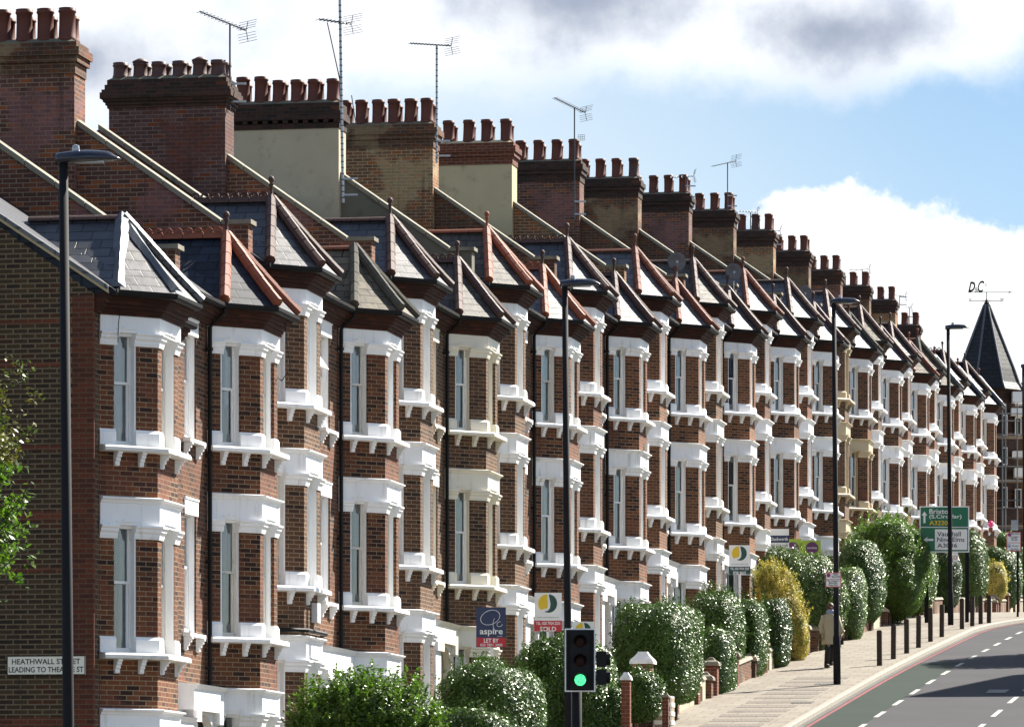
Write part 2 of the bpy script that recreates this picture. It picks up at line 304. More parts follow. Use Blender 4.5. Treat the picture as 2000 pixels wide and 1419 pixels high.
# foliage
def leafmat(name, c1, c2, c3, rough=0.36, spec=0.42, tl=0.12):
    m, t, p, o = new_mat(name)
    at_ = nd(t, 'ShaderNodeAttribute', attribute_name='leafrand', attribute_type='GEOMETRY')
    ov, rnd = objvec(t)
    c = mixc(t, at_.outputs['Fac'], c1, c2)
    c = mixc(t, mth(t, 'MULTIPLY', ramp(t, noise(t, ov, 2.2, 3), 0.45, 0.65), 0.75), c, c3)
    c = mixc(t, 1.0, c, (0.85, 0.88, 0.56), 'MULTIPLY')
    t.links.new(c, p.inputs['Base Color']); p.inputs['Roughness'].default_value = rough; p.inputs['Specular IOR Level'].default_value = spec; p.inputs['Specular Tint'].default_value = (0.9, 1.0, 0.8, 1)
    tb = nd(t, 'ShaderNodeBsdfTranslucent'); t.links.new(mixc(t, 1.0, c, (1.6, 2.2, 0.7), 'MULTIPLY'), tb.inputs[0])
    ms2 = nd(t, 'ShaderNodeMixShader'); ms2.inputs[0].default_value = tl
    t.links.new(p.outputs[0], ms2.inputs[1]); t.links.new(tb.outputs[0], ms2.inputs[2]); t.links.new(ms2.outputs[0], o.inputs[0])
leafmat('leaf_privet', (0.035, 0.075, 0.012), (0.075, 0.13, 0.028), (0.05, 0.09, 0.02))
leafmat('leaf_bright', (0.055, 0.10, 0.02), (0.12, 0.175, 0.045), (0.08, 0.12, 0.035), tl=0.3)
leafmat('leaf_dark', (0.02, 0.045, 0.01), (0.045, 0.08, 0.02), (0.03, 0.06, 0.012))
leafmat('leaf_silver', (0.07, 0.12, 0.035), (0.15, 0.2, 0.08), (0.05, 0.09, 0.03))
leafmat('leaf_yellow', (0.50, 0.36, 0.13), (0.68, 0.52, 0.22), (0.22, 0.2, 0.06), rough=0.55, spec=0.3)
leafmat('leaf_olive', (0.10, 0.10, 0.025), (0.24, 0.18, 0.05), (0.06, 0.1, 0.02))
# ground
def asphalt(name, c, agg=1.0):
    c, = kk(name, c)
    m, t, p, o = new_mat(name); tc_ = nd(t, 'ShaderNodeTexCoord'); ov = tc_.outputs['Object']
    a = noise(t, ov, 60, 3); b = noise(t, ov, 0.5, 5)
    col = mixc(t, a, tuple(x*(1-.22*agg) for x in c), tuple(x*(1+.25*agg) for x in c))
    col = mixc(t, 1.0, col, mixc(t, b, (0.7, 0.7, 0.7), (1.25, 1.25, 1.25)), 'MULTIPLY')
    cr = nd(t, 'ShaderNodeTexVoronoi', feature='DISTANCE_TO_EDGE'); cr.inputs['Scale'].default_value = 0.22; t.links.new(ov, cr.inputs[0])
    col = mixc(t, mth(t, 'MULTIPLY', mth(t, 'SUBTRACT', 1.0, ramp(t, cr.outputs[0], 0.0, 0.004)), 0.5), col, (0.03, 0.03, 0.03))
    t.links.new(col, p.inputs['Base Color']); p.inputs['Roughness'].default_value = 0.85; p.inputs['Specular IOR Level'].default_value = 0.12
    bump(t, p, a, 0.4, 0.008)
asphalt('gutter_stone', (0.12, 0.115, 0.105)); asphalt('asphalt', (0.115, 0.112, 0.122)); asphalt('lane_green', (0.06, 0.1, 0.075)); asphalt('red_line', (0.34, 0.12, 0.12), 1.2); asphalt('road_paint', (0.36, 0.36, 0.33), 1.6)
brick('paving', (0.31, 0.285, 0.235), (0.25, 0.225, 0.185), (0.13, 0.11, 0.085), soot=0.35, sootcol=(0.12, 0.09, 0.07), bw=0.62, rh=0.6, ms=0.012, sootscale=0.5, sootlo=0.45)
brick('paving_block', (0.25, 0.215, 0.185), (0.20, 0.17, 0.15), (0.32, 0.29, 0.24), soot=0.25, bw=0.21, rh=0.105, ms=0.012)
plain('earth', (0.09, 0.075, 0.05), 0.95, 0.3, 1, bumpy=0.4)
plain('manhole', (0.09, 0.08, 0.07), 0.6, 0.2, 20)
M = MATS

# ------------------------------------------------------------ mesh builder
class MB:
    def __init__(s, W=None): s.bm = bmesh.new(); s.W = W; s.mi = 0
    def v(s, p):
        return s.bm.verts.new(((s.W-p[0]) if s.W is not None else p[0], p[1], p[2]))
    def solid(s, rings, cap=True, closed=True):
        """rings: lists of equal length; consecutive rings are bridged"""
        vr = [[s.v(p) for p in r] for r in rings]; n = len(vr[0]); fs = []
        for a, b in zip(vr[:-1], vr[1:]):
            for i in range(n if closed else n-1):
                j = (i+1) % n
                try: fs.append(s.bm.faces.new((a[i], a[j], b[j], b[i])))
                except ValueError: pass
        if cap:
            fs.append(s.bm.faces.new(vr[0])); fs.append(s.bm.faces.new(vr[-1][::-1]))
        for f in fs: f.material_index = s.mi
        return fs
    def box(s, x0, x1, y0, y1, z0, z1):
        return s.solid([[(x0, y0, z0), (x1, y0, z0), (x1, y1, z0), (x0, y1, z0)], [(x0, y0, z1), (x1, y0, z1), (x1, y1, z1), (x0, y1, z1)]])
    def sweep(s, poly, s0, s1, prof):
        """closed profile (outward, z) swept along a plan polyline between two arc lengths, mitred; outward is to the right of travel"""
        P = [Vector(q) for q in poly]; L = [0]
        for a, b in zip(P[:-1], P[1:]): L.append(L[-1]+(b-a).length)
        s1 = min(s1, L[-1]); pts = []
        def dirn(i): d = (P[i+1]-P[i]).normalized(); return Vector((d.y, -d.x))
        def pt(sv):
            for i in range(len(P)-1):
                if sv <= L[i+1]+1e-6: return i, P[i]+(P[i+1]-P[i]).normalized()*(sv-L[i])
            return len(P)-2, P[-1]
        i0, p0 = pt(s0+1e-7); i1, p1 = pt(s1-1e-7)
        pts.append((p0, dirn(i0)))
        for k in range(i0+1, i1+1):
            a, b = dirn(k-1), dirn(k); n = (a+b); n = n/n.length; pts.append((P[k], n/max(n.dot(a), .3)))
        pts.append((p1, dirn(i1)))
        s.solid([[(p.x+n.x*d, p.y+n.y*d, z) for d, z in prof] for p, n in pts])
    def seg(s, poly, s0, s1, dout, din, z0, z1): s.sweep(poly, s0, s1, [(dout, z0), (dout, z1), (-din, z1), (-din, z0)])
    def tube(s, pts, r, n=8, r2=None, cap=True):
        pts = [Vector(p) for p in pts]; rings = []
        for i, p in enumerate(pts):
            d = (pts[min(i+1, len(pts)-1)]-pts[max(i-1, 0)]).normalized()
            a = d.orthogonal().normalized() if abs(d.z) < .99 else Vector((1, 0, 0)); a = (a-d*a.dot(d)).normalized(); b = d.cross(a)
            if i and (a.dot(pa) < 0): a, b = -a, -b
            pa = a
            rr = r if r2 is None else r+(r2-r)*i/(len(pts)-1)
            rings.append([p+(a*math.cos(q)+b*math.sin(q))*rr for q in [2*math.pi*k/n for k in range(n)]])
        return s.solid(rings, cap)
    def lathe(s, prof, n=14, c=(0, 0, 0)):
        s.solid([[(c[0]+r*math.cos(2*math.pi*k/n), c[1]+r*math.sin(2*math.pi*k/n), c[2]+z) for k in range(n)] for r, z in prof])
    def poly(s, pts):
        f = s.bm.faces.new([s.v(p) for p in pts]); f.material_index = s.mi; return f
    def mesh(s, name, smooth=False, recalc=True):
        if recalc: bmesh.ops.recalc_face_normals(s.bm, faces=s.bm.faces[:])
        uvl = s.bm.loops.layers.uv.new('UVMap')
        for f in s.bm.faces:
            n = f.normal
            if abs(n.z) > 0.97:
                for l in f.loops: l[uvl].uv = (l.vert.co.x, l.vert.co.y)
            else:
                tx = Vector((-n.y, n.x, 0)).normalized()
                if tx.x < -1e-3 or (abs(tx.x) <= 1e-3 and tx.y < 0): tx = -tx
                ty = n.cross(tx); ty = -ty if ty.z < 0 else ty
                for l in f.loops: l[uvl].uv = (l.vert.co.dot(tx), l.vert.co.dot(ty))
            f.smooth = smooth
        me = bpy.data.meshes.new(name); s.bm.to_mesh(me); s.bm.free()
        return me
    def build(s, name, mats, parent=None, smooth=False, recalc=True):
        me = s.mesh(name, smooth, recalc)
        for m_ in (mats if isinstance(mats, (list, tuple)) else [mats]): me.materials.append(M[m_])
        return link(name, me, parent)
def link(name, me, parent=None, loc=None, rot=None, mat=None):
    o = bpy.data.objects.new(name, me); C.objects.link(o)
    if parent: o.parent = parent
    if loc is not None: o.location = loc
    if rot is not None: o.rotation_euler = rot
    if mat: setmat(o, mat)
    return o
def setmat(o, mat, i=0):
    o.material_slots[i].link = 'OBJECT'; o.material_slots[i].material = M[mat]
def thing(name, label, cat, loc=(0, 0, 0), rz=0, group=None):
    o = bpy.data.objects.new(name, None); C.objects.link(o); o.location = loc; o.rotation_euler = (0, 0, rz)
    o.empty_display_size = 0.3; return tag(o, label, cat, group)
def tag(o, label, cat, group=None):
    o['label'] = label; o['category'] = cat
    if group: o['group'] = group
    return o
def struct(o): o['kind'] = 'structure'; return o
def text(body, width, height, mat, parent, loc, rz=0.0, name='lettering', align='CENTER', depth=0.004, bold=0.0, shear=0.0):
    """flat lettering fitted to a width/height, facing -Y before rotation"""
    cu = bpy.data.curves.new(name, 'FONT'); cu.body = body; cu.size = 1; cu.extrude = 0.0; cu.offset = bold; cu.space_line = 0.95; cu.shear = shear
    cu.align_x = align; cu.align_y = 'CENTER'; cu.resolution_u = 3
    to = bpy.data.objects.new('tmp', cu); C.objects.link(to)
    bpy.context.view_layer.update()
    me = bpy.data.meshes.new_from_object(to.evaluated_get(bpy.context.evaluated_depsgraph_get()))
    bpy.data.objects.remove(to)
    co = np.empty(len(me.vertices)*3, 'f'); me.vertices.foreach_get('co', co); co = co.reshape(-1, 3)
    mn, mxx = co.min(0), co.max(0); sc = mxx-mn
    kx = width/sc[0]; ky = height/sc[1]
    ctr = (mn+mxx)/2
    out = np.zeros_like(co); out[:, 0] = (co[:, 0]-ctr[0])*kx; out[:, 2] = (co[:, 1]-ctr[1])*ky; out[:, 1] = 0
    me.vertices.foreach_set('co', out.ravel()); me.materials.clear(); me.materials.append(M[mat]); me.update()
    return link(name, me, parent, loc, (0, 0, rz))

# ------------------------------------------------------------ ground, road, pavement
def curb(t): return 6.0 + (max(t-75.5, 0)**2)/130.0
def strip(name, mat, ts, o0, o1, dz, struct_=True, thick=None):
    b = MB(); rows = []
    for t_ in ts:
        a, c_ = o0(t_), o1(t_)
        rows.append((wd(t_, a, g(t_)+dz), wd(t_, c_, g(t_)+dz)))
    bm = b.bm; uvl = bm.loops.layers.uv.new('UVMap')
    vv = [(bm.verts.new(a), bm.verts.new(c_)) for a, c_ in rows]
    for k in range(len(vv)-1):
        f = bm.faces.new((vv[k][0], vv[k][1], vv[k+1][1], vv[k+1][0]))
        ol = [(o0(ts[k]), ts[k]), (o1(ts[k]), ts[k]), (o1(ts[k+1]), ts[k+1]), (o0(ts[k+1]), ts[k+1])]
        for l, q in zip(f.loops, ol): l[uvl].uv = q
        if f.normal.z < 0: f.normal_flip()
    bmesh.ops.recalc_face_normals(bm, faces=bm.faces[:])
    if bm.faces[0].normal.z < 0: bmesh.ops.reverse_faces(bm, faces=bm.faces[:])
    me = bpy.data.meshes.new(name); bm.to_mesh(me); bm.free(); me.materials.append(M[mat])
    o = link(name, me)
    if struct_: struct(o)
    return o
T = [-120+2*i for i in range(180)]
# ground as one sheet reaching the horizon
bg_t = [-1500, -600, -300, -150]+[-120+6*i for i in range(60)]+[260, 400, 800, 3000]; bg_o = [-3000, -1000, -300, -100, -40, -12, 0, 12, 30, 60, 150, 600, 3000]
b = MB(); grid = [[b.bm.verts.new(wd(t_, o_, g(t_)-0.06)) for o_ in bg_o] for t_ in bg_t]
for i in range(len(bg_t)-1):
    for j in range(len(bg_o)-1): b.bm.faces.new((grid[i][j], grid[i][j+1], grid[i+1][j+1], grid[i+1][j]))
struct(b.build('ground', 'earth'))
strip('pavement', 'paving', [t_ for t_ in T if -60 <= t_ <= 230], lambda t_: 2.85, lambda t_: curb(t_)-0.02, 0.12)
strip('road', 'asphalt', T, lambda t_: curb(t_)+0.1, lambda t_: curb(t_)+9.5, 0.0)
strip('far_pavement', 'paving', T, lambda t_: curb(t_)+9.6, lambda t_: curb(t_)+12.6, 0.12)
TF = [-60+1*i for i in range(270)]
b = MB()
for k in range(-40, 190):          # kerb stones
    for j in range(1):
        t0, t1 = k*0.91, k*0.91+0.895
        ra = [wd(t0, curb(t0)-0.02, g(t0)-0.1), wd(t0, curb(t0)+0.12, g(t0)-0.1), wd(t0, curb(t0)+0.12, g(t0)+0.10), wd(t0, curb(t0)+0.10, g(t0)+0.125), wd(t0, curb(t0)-0.02, g(t0)+0.125)]
        rb = [wd(t1, curb(t1)-0.02, g(t1)-0.1), wd(t1, curb(t1)+0.12, g(t1)-0.1), wd(t1, curb(t1)+0.12, g(t1)+0.10), wd(t1, curb(t1)+0.10, g(t1)+0.125), wd(t1, curb(t1)-0.02, g(t1)+0.125)]
        b.solid([ra, rb])
struct(b.build('kerb', 'kerb'))
strip('cycle_lane', 'lane_green', [-60+1*i for i in range(118)], lambda t_: curb(t_)+0.42, lambda t_: 7.58, 0.004)
strip('gutter_channel', 'gutter_stone', TF, lambda t_: curb(t_)+0.105, lambda t_: curb(t_)+0.26, 0.004)
strip('red_road_line', 'red_line', TF, lambda t_: curb(t_)+0.31, lambda t_: curb(t_)+0.40, 0.008)
def dashes(name, off, t0, n, per, ln, wdt, parent=None):
    b = MB(); bm = b.bm
    for k in range(n):
        a = t0+k*per
        q = [a+ln*i/4 for i in range(5)]
        vs = [(bm.verts.new(wd(x, off+curb(x)-wdt/2, g(x)+0.008)), bm.verts.new(wd(x, off+curb(x)+wdt/2, g(x)+0.008))) for x in q]
        for i in range(4): bm.faces.new((vs[i][0], vs[i][1], vs[i+1][1], vs[i+1][0]))
    o = b.build(name, 'road_paint'); struct(o)
dashes('lane_marking', 1.6, -58.6, 36, 4.05, 1.9, 0.12)
dashes('centre_marking', 4.35, -57.5, 30, 4.6, 2.3, 0.12)
# block-paved bands across the pavement and cast covers
b = MB()
for t0 in [24+1.55*i for i in range(16)]:
    o0, o1 = 4.05, 5.45
    f = b.solid([[wd(t0, o0, g(t0)+.118), wd(t0, o1, g(t0)+.118), wd(t0+.85, o1, g(t0+.85)+.118), wd(t0+.85, o0, g(t0+.85)+.118)], [wd(t0, o0, g(t0)+.126), wd(t0, o1, g(t0)+.126), wd(t0+.85, o1, g(t0+.85)+.126), wd(t0+.85, o0, g(t0+.85)+.126)]])
struct(b.build('block_paving', 'paving_block'))
def cover(px, Y, wt=0.6, wo_=0.5, label=''):
    X = at(px, Y); t0, o0 = tpo(X, Y); dz = 0.124 if o0 < curb(t0) else 0.006
    b = MB(); b.box(-wt/2, wt/2, -wo_/2, wo_/2, 0, 0.012)
    for i in range(5): b.box(-wt/2+.05, wt/2-.05, -wo_/2+.05+i*wo_/5, -wo_/2+.08+i*wo_/5, .012, .016)
    o = b.build('manhole_cover', 'manhole'); o.location = (X, Y, g(t0)+dz); o.rotation_euler = (0, -math.atan((g(t0+.5)-g(t0-.5))), RZ)
    o.rotation_euler = (0, -math.atan(g(t0+.5)-g(t0-.5)), RZ)
    tag(o, label, 'manhole cover')
cover(1568, 121.7, label='small dark utility cover set in the pavement near the kerb, lower than the lamp post')
cover(1948, 126.2, 1.3, .5, label='wide metal cover set in the traffic lane')
cover(1612, 128.6, .6, .5, label='dark utility cover in the pavement directly beside the lamp post')

# ------------------------------------------------------------ the terrace
W = 5.2; PB = 0.75; WF = 1.3; BX = 0.3
BAY = [(BX, 0), (BX+PB, -PB), (BX+PB+WF, -PB), (BX+2*PB+WF, 0)]
CL = PB*math.sqrt(2)            # length of a canted side
STOT = 2*CL+WF
FAC = [(0, 0), *BAY, (W, 0)]
PIERS = [(0, .27), (.67, CL+.25), (CL+WF-.25, STOT-.67), (STOT-.27, STOT)]
OPEN = [(.27, .67, 'side'), (CL+.25, CL+WF-.25, 'front'), (STOT-.67, STOT-.27, 'side')]
LEV = {'U': (0.0, 1.57, 1.77, 2.03), 'M': (-3.24, 1.79, 2.0, 2.43), 'G': (-6.55, 1.79, 2.0, 2.43)}   # ledge, pier top, capital top, band top
GZ = -7.3
RX0, RX1 = W-1.35, W-.55        # single window over the door
def proto(kind):
    """meshes of one house; kind B has its bay nearest us, kind A is its mirror image"""
    mir = W if kind == 'A' else None; P = {}
    # brick bay
    b = MB(mir)
    for k, (z, cb, ct, bt) in LEV.items():
        for a, c in PIERS: b.seg(BAY, a, c, 0, .24, z+.24, z+cb+.01)
    b.seg(BAY, 0, STOT, 0, .24, -3.24+2.42, -.08); b.seg(BAY, 0, STOT, 0, .24, -6.55+2.42, -3.24-.08); b.seg(BAY, 0, STOT, 0, .24, GZ-1.2, -6.55-.08)
    P['bay'] = b.mesh('bay')
    # flat wall with openings over the door
    b = MB(mir)
    b.box(0, BX+.05, 0.0, .25, GZ-1.2, 2.2)
    xr = BX+2*PB+WF
    b.box(xr-.05, RX0, 0, .25, GZ-1.2, 2.2); b.box(RX1, W, 0, .25, GZ-1.2, 2.2)
    for z0, z1 in ((-6.55+2.0, -3.24-.0), (-3.24+2.0, 0.0), (1.77, 2.2)): b.box(RX0, RX1, 0, .25, z0, z1)
    b.box(.03, W-.03, .25, 8.2, GZ-1.2, 2.25)
    P['wall'] = b.mesh('wall')
    # painted surrounds of each storey
    for k, (z, cb, ct, bt) in LEV.items():
        b = MB(mir)
        for i, (a, c) in enumerate(PIERS):
            a2, c2 = (a if i == 0 else a-.02), (c if i == 3 else c+.02)
            b.sweep(BAY, a2, c2, [(.035, z), (.035, z+.21), (.01, z+.26), (-.25, z+.26), (-.25, z)])
            e0, e1 = (a if i == 0 else a-.05), (c if i == 3 else c+.05)
            b.sweep(BAY, e0, e1, [(.02, z+cb), (.035, z+cb+.05), (.035, z+cb+.08), (.07, z+cb+.12), (.07, z+cb+.15), (.10, z+cb+.18), (.10, z+ct), (-.25, z+ct), (-.25, z+cb)])
        for a, c, kd in OPEN:
            b.seg(BAY, a-.002, a+.014, -.06, .235, z+.2, z+cb+.02); b.seg(BAY, c-.03, c+.002, -.012, .235, z+.2, z+cb+.02)
            b.seg(BAY, a+.02, c-.02, -.03, .235, z+ct-.05, z+ct+.02)
            mm = (a+c)/2; hw = (c-a)/2
            b.seg(BAY, mm-hw+.02, mm+hw-.02, .058, 0, z+ct+.05, z+ct+.068); b.seg(BAY, mm-.06, mm+.06, .058, 0, z+ct+.068, z+ct+.09)
            b.seg(BAY, a-.12, a+.01, .055, 0, z+ct-.002, z+ct+.02); b.seg(BAY, c-.01, c+.12, .055, 0, z+ct-.002, z+ct+.02)
        if k == 'U': b.seg(BAY, 0, STOT, .04, .25, z+ct, z+bt)
        else: b.sweep(BAY, 0, STOT, [(.04, z+ct), (.04, z+bt-.09), (.06, z+bt-.08), (.07, z+bt-.05), (.12, z+bt-.02), (.12, z+bt), (.0, z+bt+.02), (-.25, z+bt+.02), (-.25, z+ct)])
        P['surround_'+k] = b.mesh('window_surround')
        b = MB(mir)
        b.sweep(BAY, 0, STOT, [(.0, z-.10), (.17, z-.095), (.20, z-.085), (.20, z-.035), (.18, z-.005), (.02, z+.012), (-.25, z+.012), (-.25, z-.10)])
        P['ledge_'+k] = b.mesh('ledge')
        if k != 'G':
            b = MB(mir)
            b.box(RX0-.06, RX1+.06, -.025, .1, z+ct-.02, z+ct+.25); b.box(RX0-.07, RX1+.07, -.04, .1, z+ct+.23, z+ct+.265)
            b.box(RX0-.0, RX0+.035, .03, .2, z+.02, z+ct-.02); b.box(RX1-.035, RX1, .03, .2, z+.02, z+ct-.02)
            P['rsurround_'+k] = b.mesh('window_surround')
            b = MB(mir); b.sweep([(0, 0), (W, 0)], RX0-.14, RX1+.14, [(-.2, z-.07), (.14, z-.07), (.14, z-.01), (0, z+.012), (-.2, z+.012)])
            P['rledge_'+k] = b.mesh('ledge')
    # porch over the paired doors
    b = MB(mir); zt = -6.55+2.43; x0 = xr+.02; x1 = W-.005
    b.sweep([(0, 0), (W, 0)], x0, x1, [(.30, zt-.43), (.30, zt-.08), (.33, zt-.06), (.38, zt), (0, zt+.03), (-.1, zt+.03), (-.1, zt-.43)])
    b.box(x1-.28, x1, -.29, .1, GZ-.5, zt-.42); b.box(x1-.34, x1, -.35, .0, zt-.62, zt-.43)
    b.box(x0+.02, x0+.22, -.2, .1, GZ-.5, zt-.42); b.box(x0+.02, x0+.28, -.30, .0, zt-.62, zt-.43)
    n = 8; cxm = (x0+.22+x1-.28)/2; rr = (x1-.28-x0-.22)/2
    for i in range(n):    # the arch
        a0, a1 = math.pi*i/n, math.pi*(i+1)/n
        b.solid([[(cxm+rr*math.cos(a), -.2, zt-.43-rr*.75+rr*.7*math.sin(a)), (cxm+rr*math.cos(a), -.2, zt-.42), (cxm+rr*math.cos(a), -.05, zt-.42), (cxm+rr*math.cos(a), -.05, zt-.43-rr*.75+rr*.7*math.sin(a))] for a in (a0, a1)])
    P['porch'] = b.mesh('porch')
    b = MB(mir); b.box(RX0+.0, RX1, -.02, .2, GZ+.3, GZ+2.35)
    for zz0, zz1 in ((GZ+.45, GZ+1.1), (GZ+1.2, GZ+2.2)):
        b.box(RX0+.1, RX0+.36, -.04, 0, zz0, zz1); b.box(RX0+.44, RX0+.7, -.04, 0, zz0, zz1)
    P['front_door'] = b.mesh('front_door')
    b = MB(mir); b.box(xr+.1, W, -.9, 0, GZ-.3, GZ+.14); b.box(xr+.1, W, -.6, 0, GZ-.3, GZ+.29); P['doorstep'] = b.mesh('doorstep')
    # corbelled brick cornice and gutter
    b = MB(mir); ft = sum((Vector(q)-Vector(p)).length for p, q in zip(FAC[:-1], FAC[1:]))
    b.sweep(FAC, 0, ft, [(.0, 2.03), (.07, 2.035), (.07, 2.08), (.10, 2.085), (.10, 2.13), (.15, 2.135), (.15, 2.19), (.20, 2.195), (.20, 2.25), (.24, 2.255), (.24, 2.33), (-.3, 2.33), (-.3, 2.03)])
    P['cornice'] = b.mesh('cornice')
    b = MB(mir)
    b.sweep(FAC, 0.01, ft-.01, [(.24, 2.315), (.27, 2.30), (.34, 2.305), (.365, 2.34), (.37, 2.395), (.35, 2.395), (.345, 2.35), (.24, 2.35)])
    P['gutter'] = b.mesh('gutter')
    b = MB(mir)   # downpipe in the angle between bay and wall
    xd = W-BX-2*PB-WF
    b.tube([(xr+.12, -.34, 2.3), (xr+.12, -.34, 2.24), (xr+.07, -.07, 2.0), (xr+.07, -.07, GZ-.2)], .037, 8)
    for z_ in (1.6, -.2, -2.0, -3.8, -5.6): b.box(xr+.02, xr+.13, -.115, .0, z_, z_+.05)
    P['downpipe'] = b.mesh('downpipe')
    # main roof
    e0, rq, rz = -.33, 4.1, 2.38+.665*4.43
    b = MB(mir)
    b.solid([[(x, e0, 2.38), (x, rq, rz), (x, 8.5, 2.38+.2), (x, 8.5, 2.3), (x, .3, 2.3), (x, e0, 2.35)] for x in (0, W)])
    P['roof'] = b.mesh('roof')
    b = MB(mir)
    k = 0
    for i in range(12): b.solid([[(x, rq+.13*math.cos(a), rz-.06+.11*math.sin(a)) for a in [math.pi*q/6 for q in range(7)]] for x in (i*W/12+.005, (i+1)*W/12-.005)])
    P['main_ridge'] = b.mesh('ridge_tile')
    # bay roof
    cx = BX+PB+WF/2; ap = (cx, .0, 3.70); rb = (cx, 1.75, 3.70)
    def off(d):
        pts = []
        for i, p in enumerate(BAY):
            a = FAC[i+1]; pr = Vector(FAC[i]) ; nx = Vector(FAC[i+2]); d0 = (Vector(a)-pr).normalized(); d1 = (nx-Vector(a)).normalized()
            n0 = Vector((d0.y, -d0.x)); n1 = Vector((d1.y, -d1.x)); nn = (n0+n1).normalized(); nn = nn/max(nn.dot(n0), .3)
            pts.append((a[0]+nn.x*d, a[1]+nn.y*d))
        return pts
    E = [(x, y, 2.40) for x, y in off(.34)]
    # a slight bell-cast at the eaves
    b = MB(mir)
    bot = [(x, y, 2.36) for x, y, z in E]
    def mid(e, f=.72): return (ap[0]+(e[0]-ap[0])*f, ap[1]+(e[1]-ap[1])*f, ap[2]+(e[2]-ap[2])*f-.022)
    Mi = [mid(e) for e in E]
    for i in range(3):
        b.poly([E[i], E[i+1], Mi[i+1], Mi[i]]); b.poly([Mi[i], Mi[i+1], ap]); b.poly([bot[i], bot[i+1], E[i+1], E[i]])
    b.poly([E[0], Mi[0], rb]); b.poly([Mi[0], ap, rb]); b.poly([E[3], rb, Mi[3]]); b.poly([Mi[3], rb, ap])
    bmesh.ops.remove_doubles(b.bm, verts=b.bm.verts[:], dist=1e-4)
    P['bay_roof'] = b.mesh('bay_roof', recalc=True)
    for i in range(4):
        b = MB(mir); a_, m_, c_ = Vector(E[i]), Vector(Mi[i]), Vector(ap)
        path = []
        for q in range(13):
            f = q/12; L1 = (m_-a_).length; L2 = (c_-m_).length; d = f*(L1+L2)
            path.append(a_+(m_-a_)*(d/L1) if d < L1 else m_+(c_-m_)*((d-L1)/L2))
        for q in range(0, 12, 2):
            p0, p1 = path[q]+Vector((0, 0, .06)), path[q+2]+Vector((0, 0, .06))
            b.tube([p0, p0+(p1-p0)*.985], .098, 8, .092)
        P['hip_%d' % i] = b.mesh('hip_tile')
    b = MB(mir)
    for q in range(4):
        y0, y1 = .02+q*.38, .02+q*.38+.37
        b.solid([[(cx+.085*math.cos(a), y, 3.69+.08*math.sin(a)) for a in [math.pi*r/6 for r in range(7)]] for y in (y0, y1)])
    P['ridge_plain'] = b.mesh('ridge_tile')
    b = MB(mir)
    for q in range(4):
        y0, y1 = .05+q*.36, .05+q*.36+.35
        b.solid([[(cx+.085*math.cos(a), y, 3.69+.08*math.sin(a)) for a in [math.pi*r/6 for r in range(7)]] for y in (y0, y1)])
        for c_ in (y0+.09, y0+.26):        # pierced scrolls standing on the ridge
            rg = []
            for r in range(11):
                a = math.pi*(-.1+1.2*r/10); rg.append((cx, c_+.065*math.cos(a), 3.80+.075*math.sin(a)))
            b.tube(rg, .02, 5)
        b.box(cx-.02, cx+.02, y0, y1, 3.75, 3.80)
    P['ridge_crest'] = b.mesh('ridge_crest')
    b = MB(mir); b.lathe([(.10, -.06), (.085, .03), (.05, .08), (.03, .12), (.028, .26), (.05, .28), (.028, .31), (.05, .34), (.058, .38), (.04, .42), (.005, .44)], 10, (cx, -.0, 3.72))
    P['finial'] = b.mesh('finial', True)
    return P
PR = {'A': proto('A'), 'B': proto('B')}
# fill default materials (one slot each, overridden per object)
for P in PR.values():
    for me in P.values(): me.materials.append(M['brick_bay'])

# windows: local x across, y inwards, z up from the ledge
def sash_meshes(wd_, h, rail):
    b = MB(); f = .045 if wd_ > .5 else .032
    b.box(-wd_/2, -wd_/2+f, 0, .09, 0, h); b.box(wd_/2-f, wd_/2, 0, .09, 0, h); b.box(-wd_/2+f, wd_/2-f, 0, .09, h-f, h); b.box(-wd_/2+f, wd_/2-f, -.015, .09, 0, .075)
    b.box(-wd_/2+f, wd_/2-f, .0, .05, rail-.02, rail+.022)
    b.box(-wd_/2+f, -wd_/2+f+.03, .035, .08, .07, rail); b.box(wd_/2-f-.03, wd_/2-f, .035, .08, .07, rail)
    b.box(-wd_/2+f, -wd_/2+f+.028, .005, .045, rail, h-f); b.box(wd_/2-f-.028, wd_/2-f, .005, .045, rail, h-f)
    fr_ = b.mesh('window'); fr_.materials.append(M['frame_white'])
    b = MB(); b.box(-wd_/2+f, wd_/2-f, .055, .06, .06, rail); b.box(-wd_/2+f, wd_/2-f, .02, .025, rail, h-f)
    gl_ = b.mesh('glass'); gl_.materials.append(M['glass'])
    b = MB(); b.box(-wd_/2+.01, wd_/2-.01, .13, .135, .02, h-.02)
    cl_ = b.mesh('curtain'); cl_.materials.append(M['cloth_white'])
    return fr_, gl_, cl_
def drape_mesh(wd_, h):
    b = MB(); w_ = wd_/2-.01
    for x0, x1 in ((-w_, -w_*.25), (w_*.3, w_)):
        n = 7; top = []; bot = []
        b.solid([[(x0+(x1-x0)*i/n, .12+.02*(i % 2), z_) for i in range(n+1)]+[(x1-(x1-x0)*i/n, .15+.02*((n-i) % 2), z_) for i in range(n+1)] for z_ in (.03, h-.02)])
    m_ = b.mesh('curtain'); m_.materials.append(M['cloth_white'])
    b = MB(); b.box(-w_, w_, .2, .205, .02, h-.02); k_ = b.mesh('room_shade_sheet'); k_.materials.append(M['cloth_room_shade'])  # dark sheet standing in for the shade of the room behind
    return m_, k_
DR = {}
WM = {}
for k, (z, cb, ct, bt) in LEV.items():
    h = ct-.02; rail = .98 if k == 'U' else 1.10
    WM['side', k] = sash_meshes(.365, h, rail); WM['front', k] = sash_meshes(WF-.5-.07, h, rail); WM['over', k] = sash_meshes(.73, h, rail)
    for kd_, w0 in (('side', .365), ('front', WF-.5-.07), ('over', .73)): DR[kd_, k] = drape_mesh(w0, h)
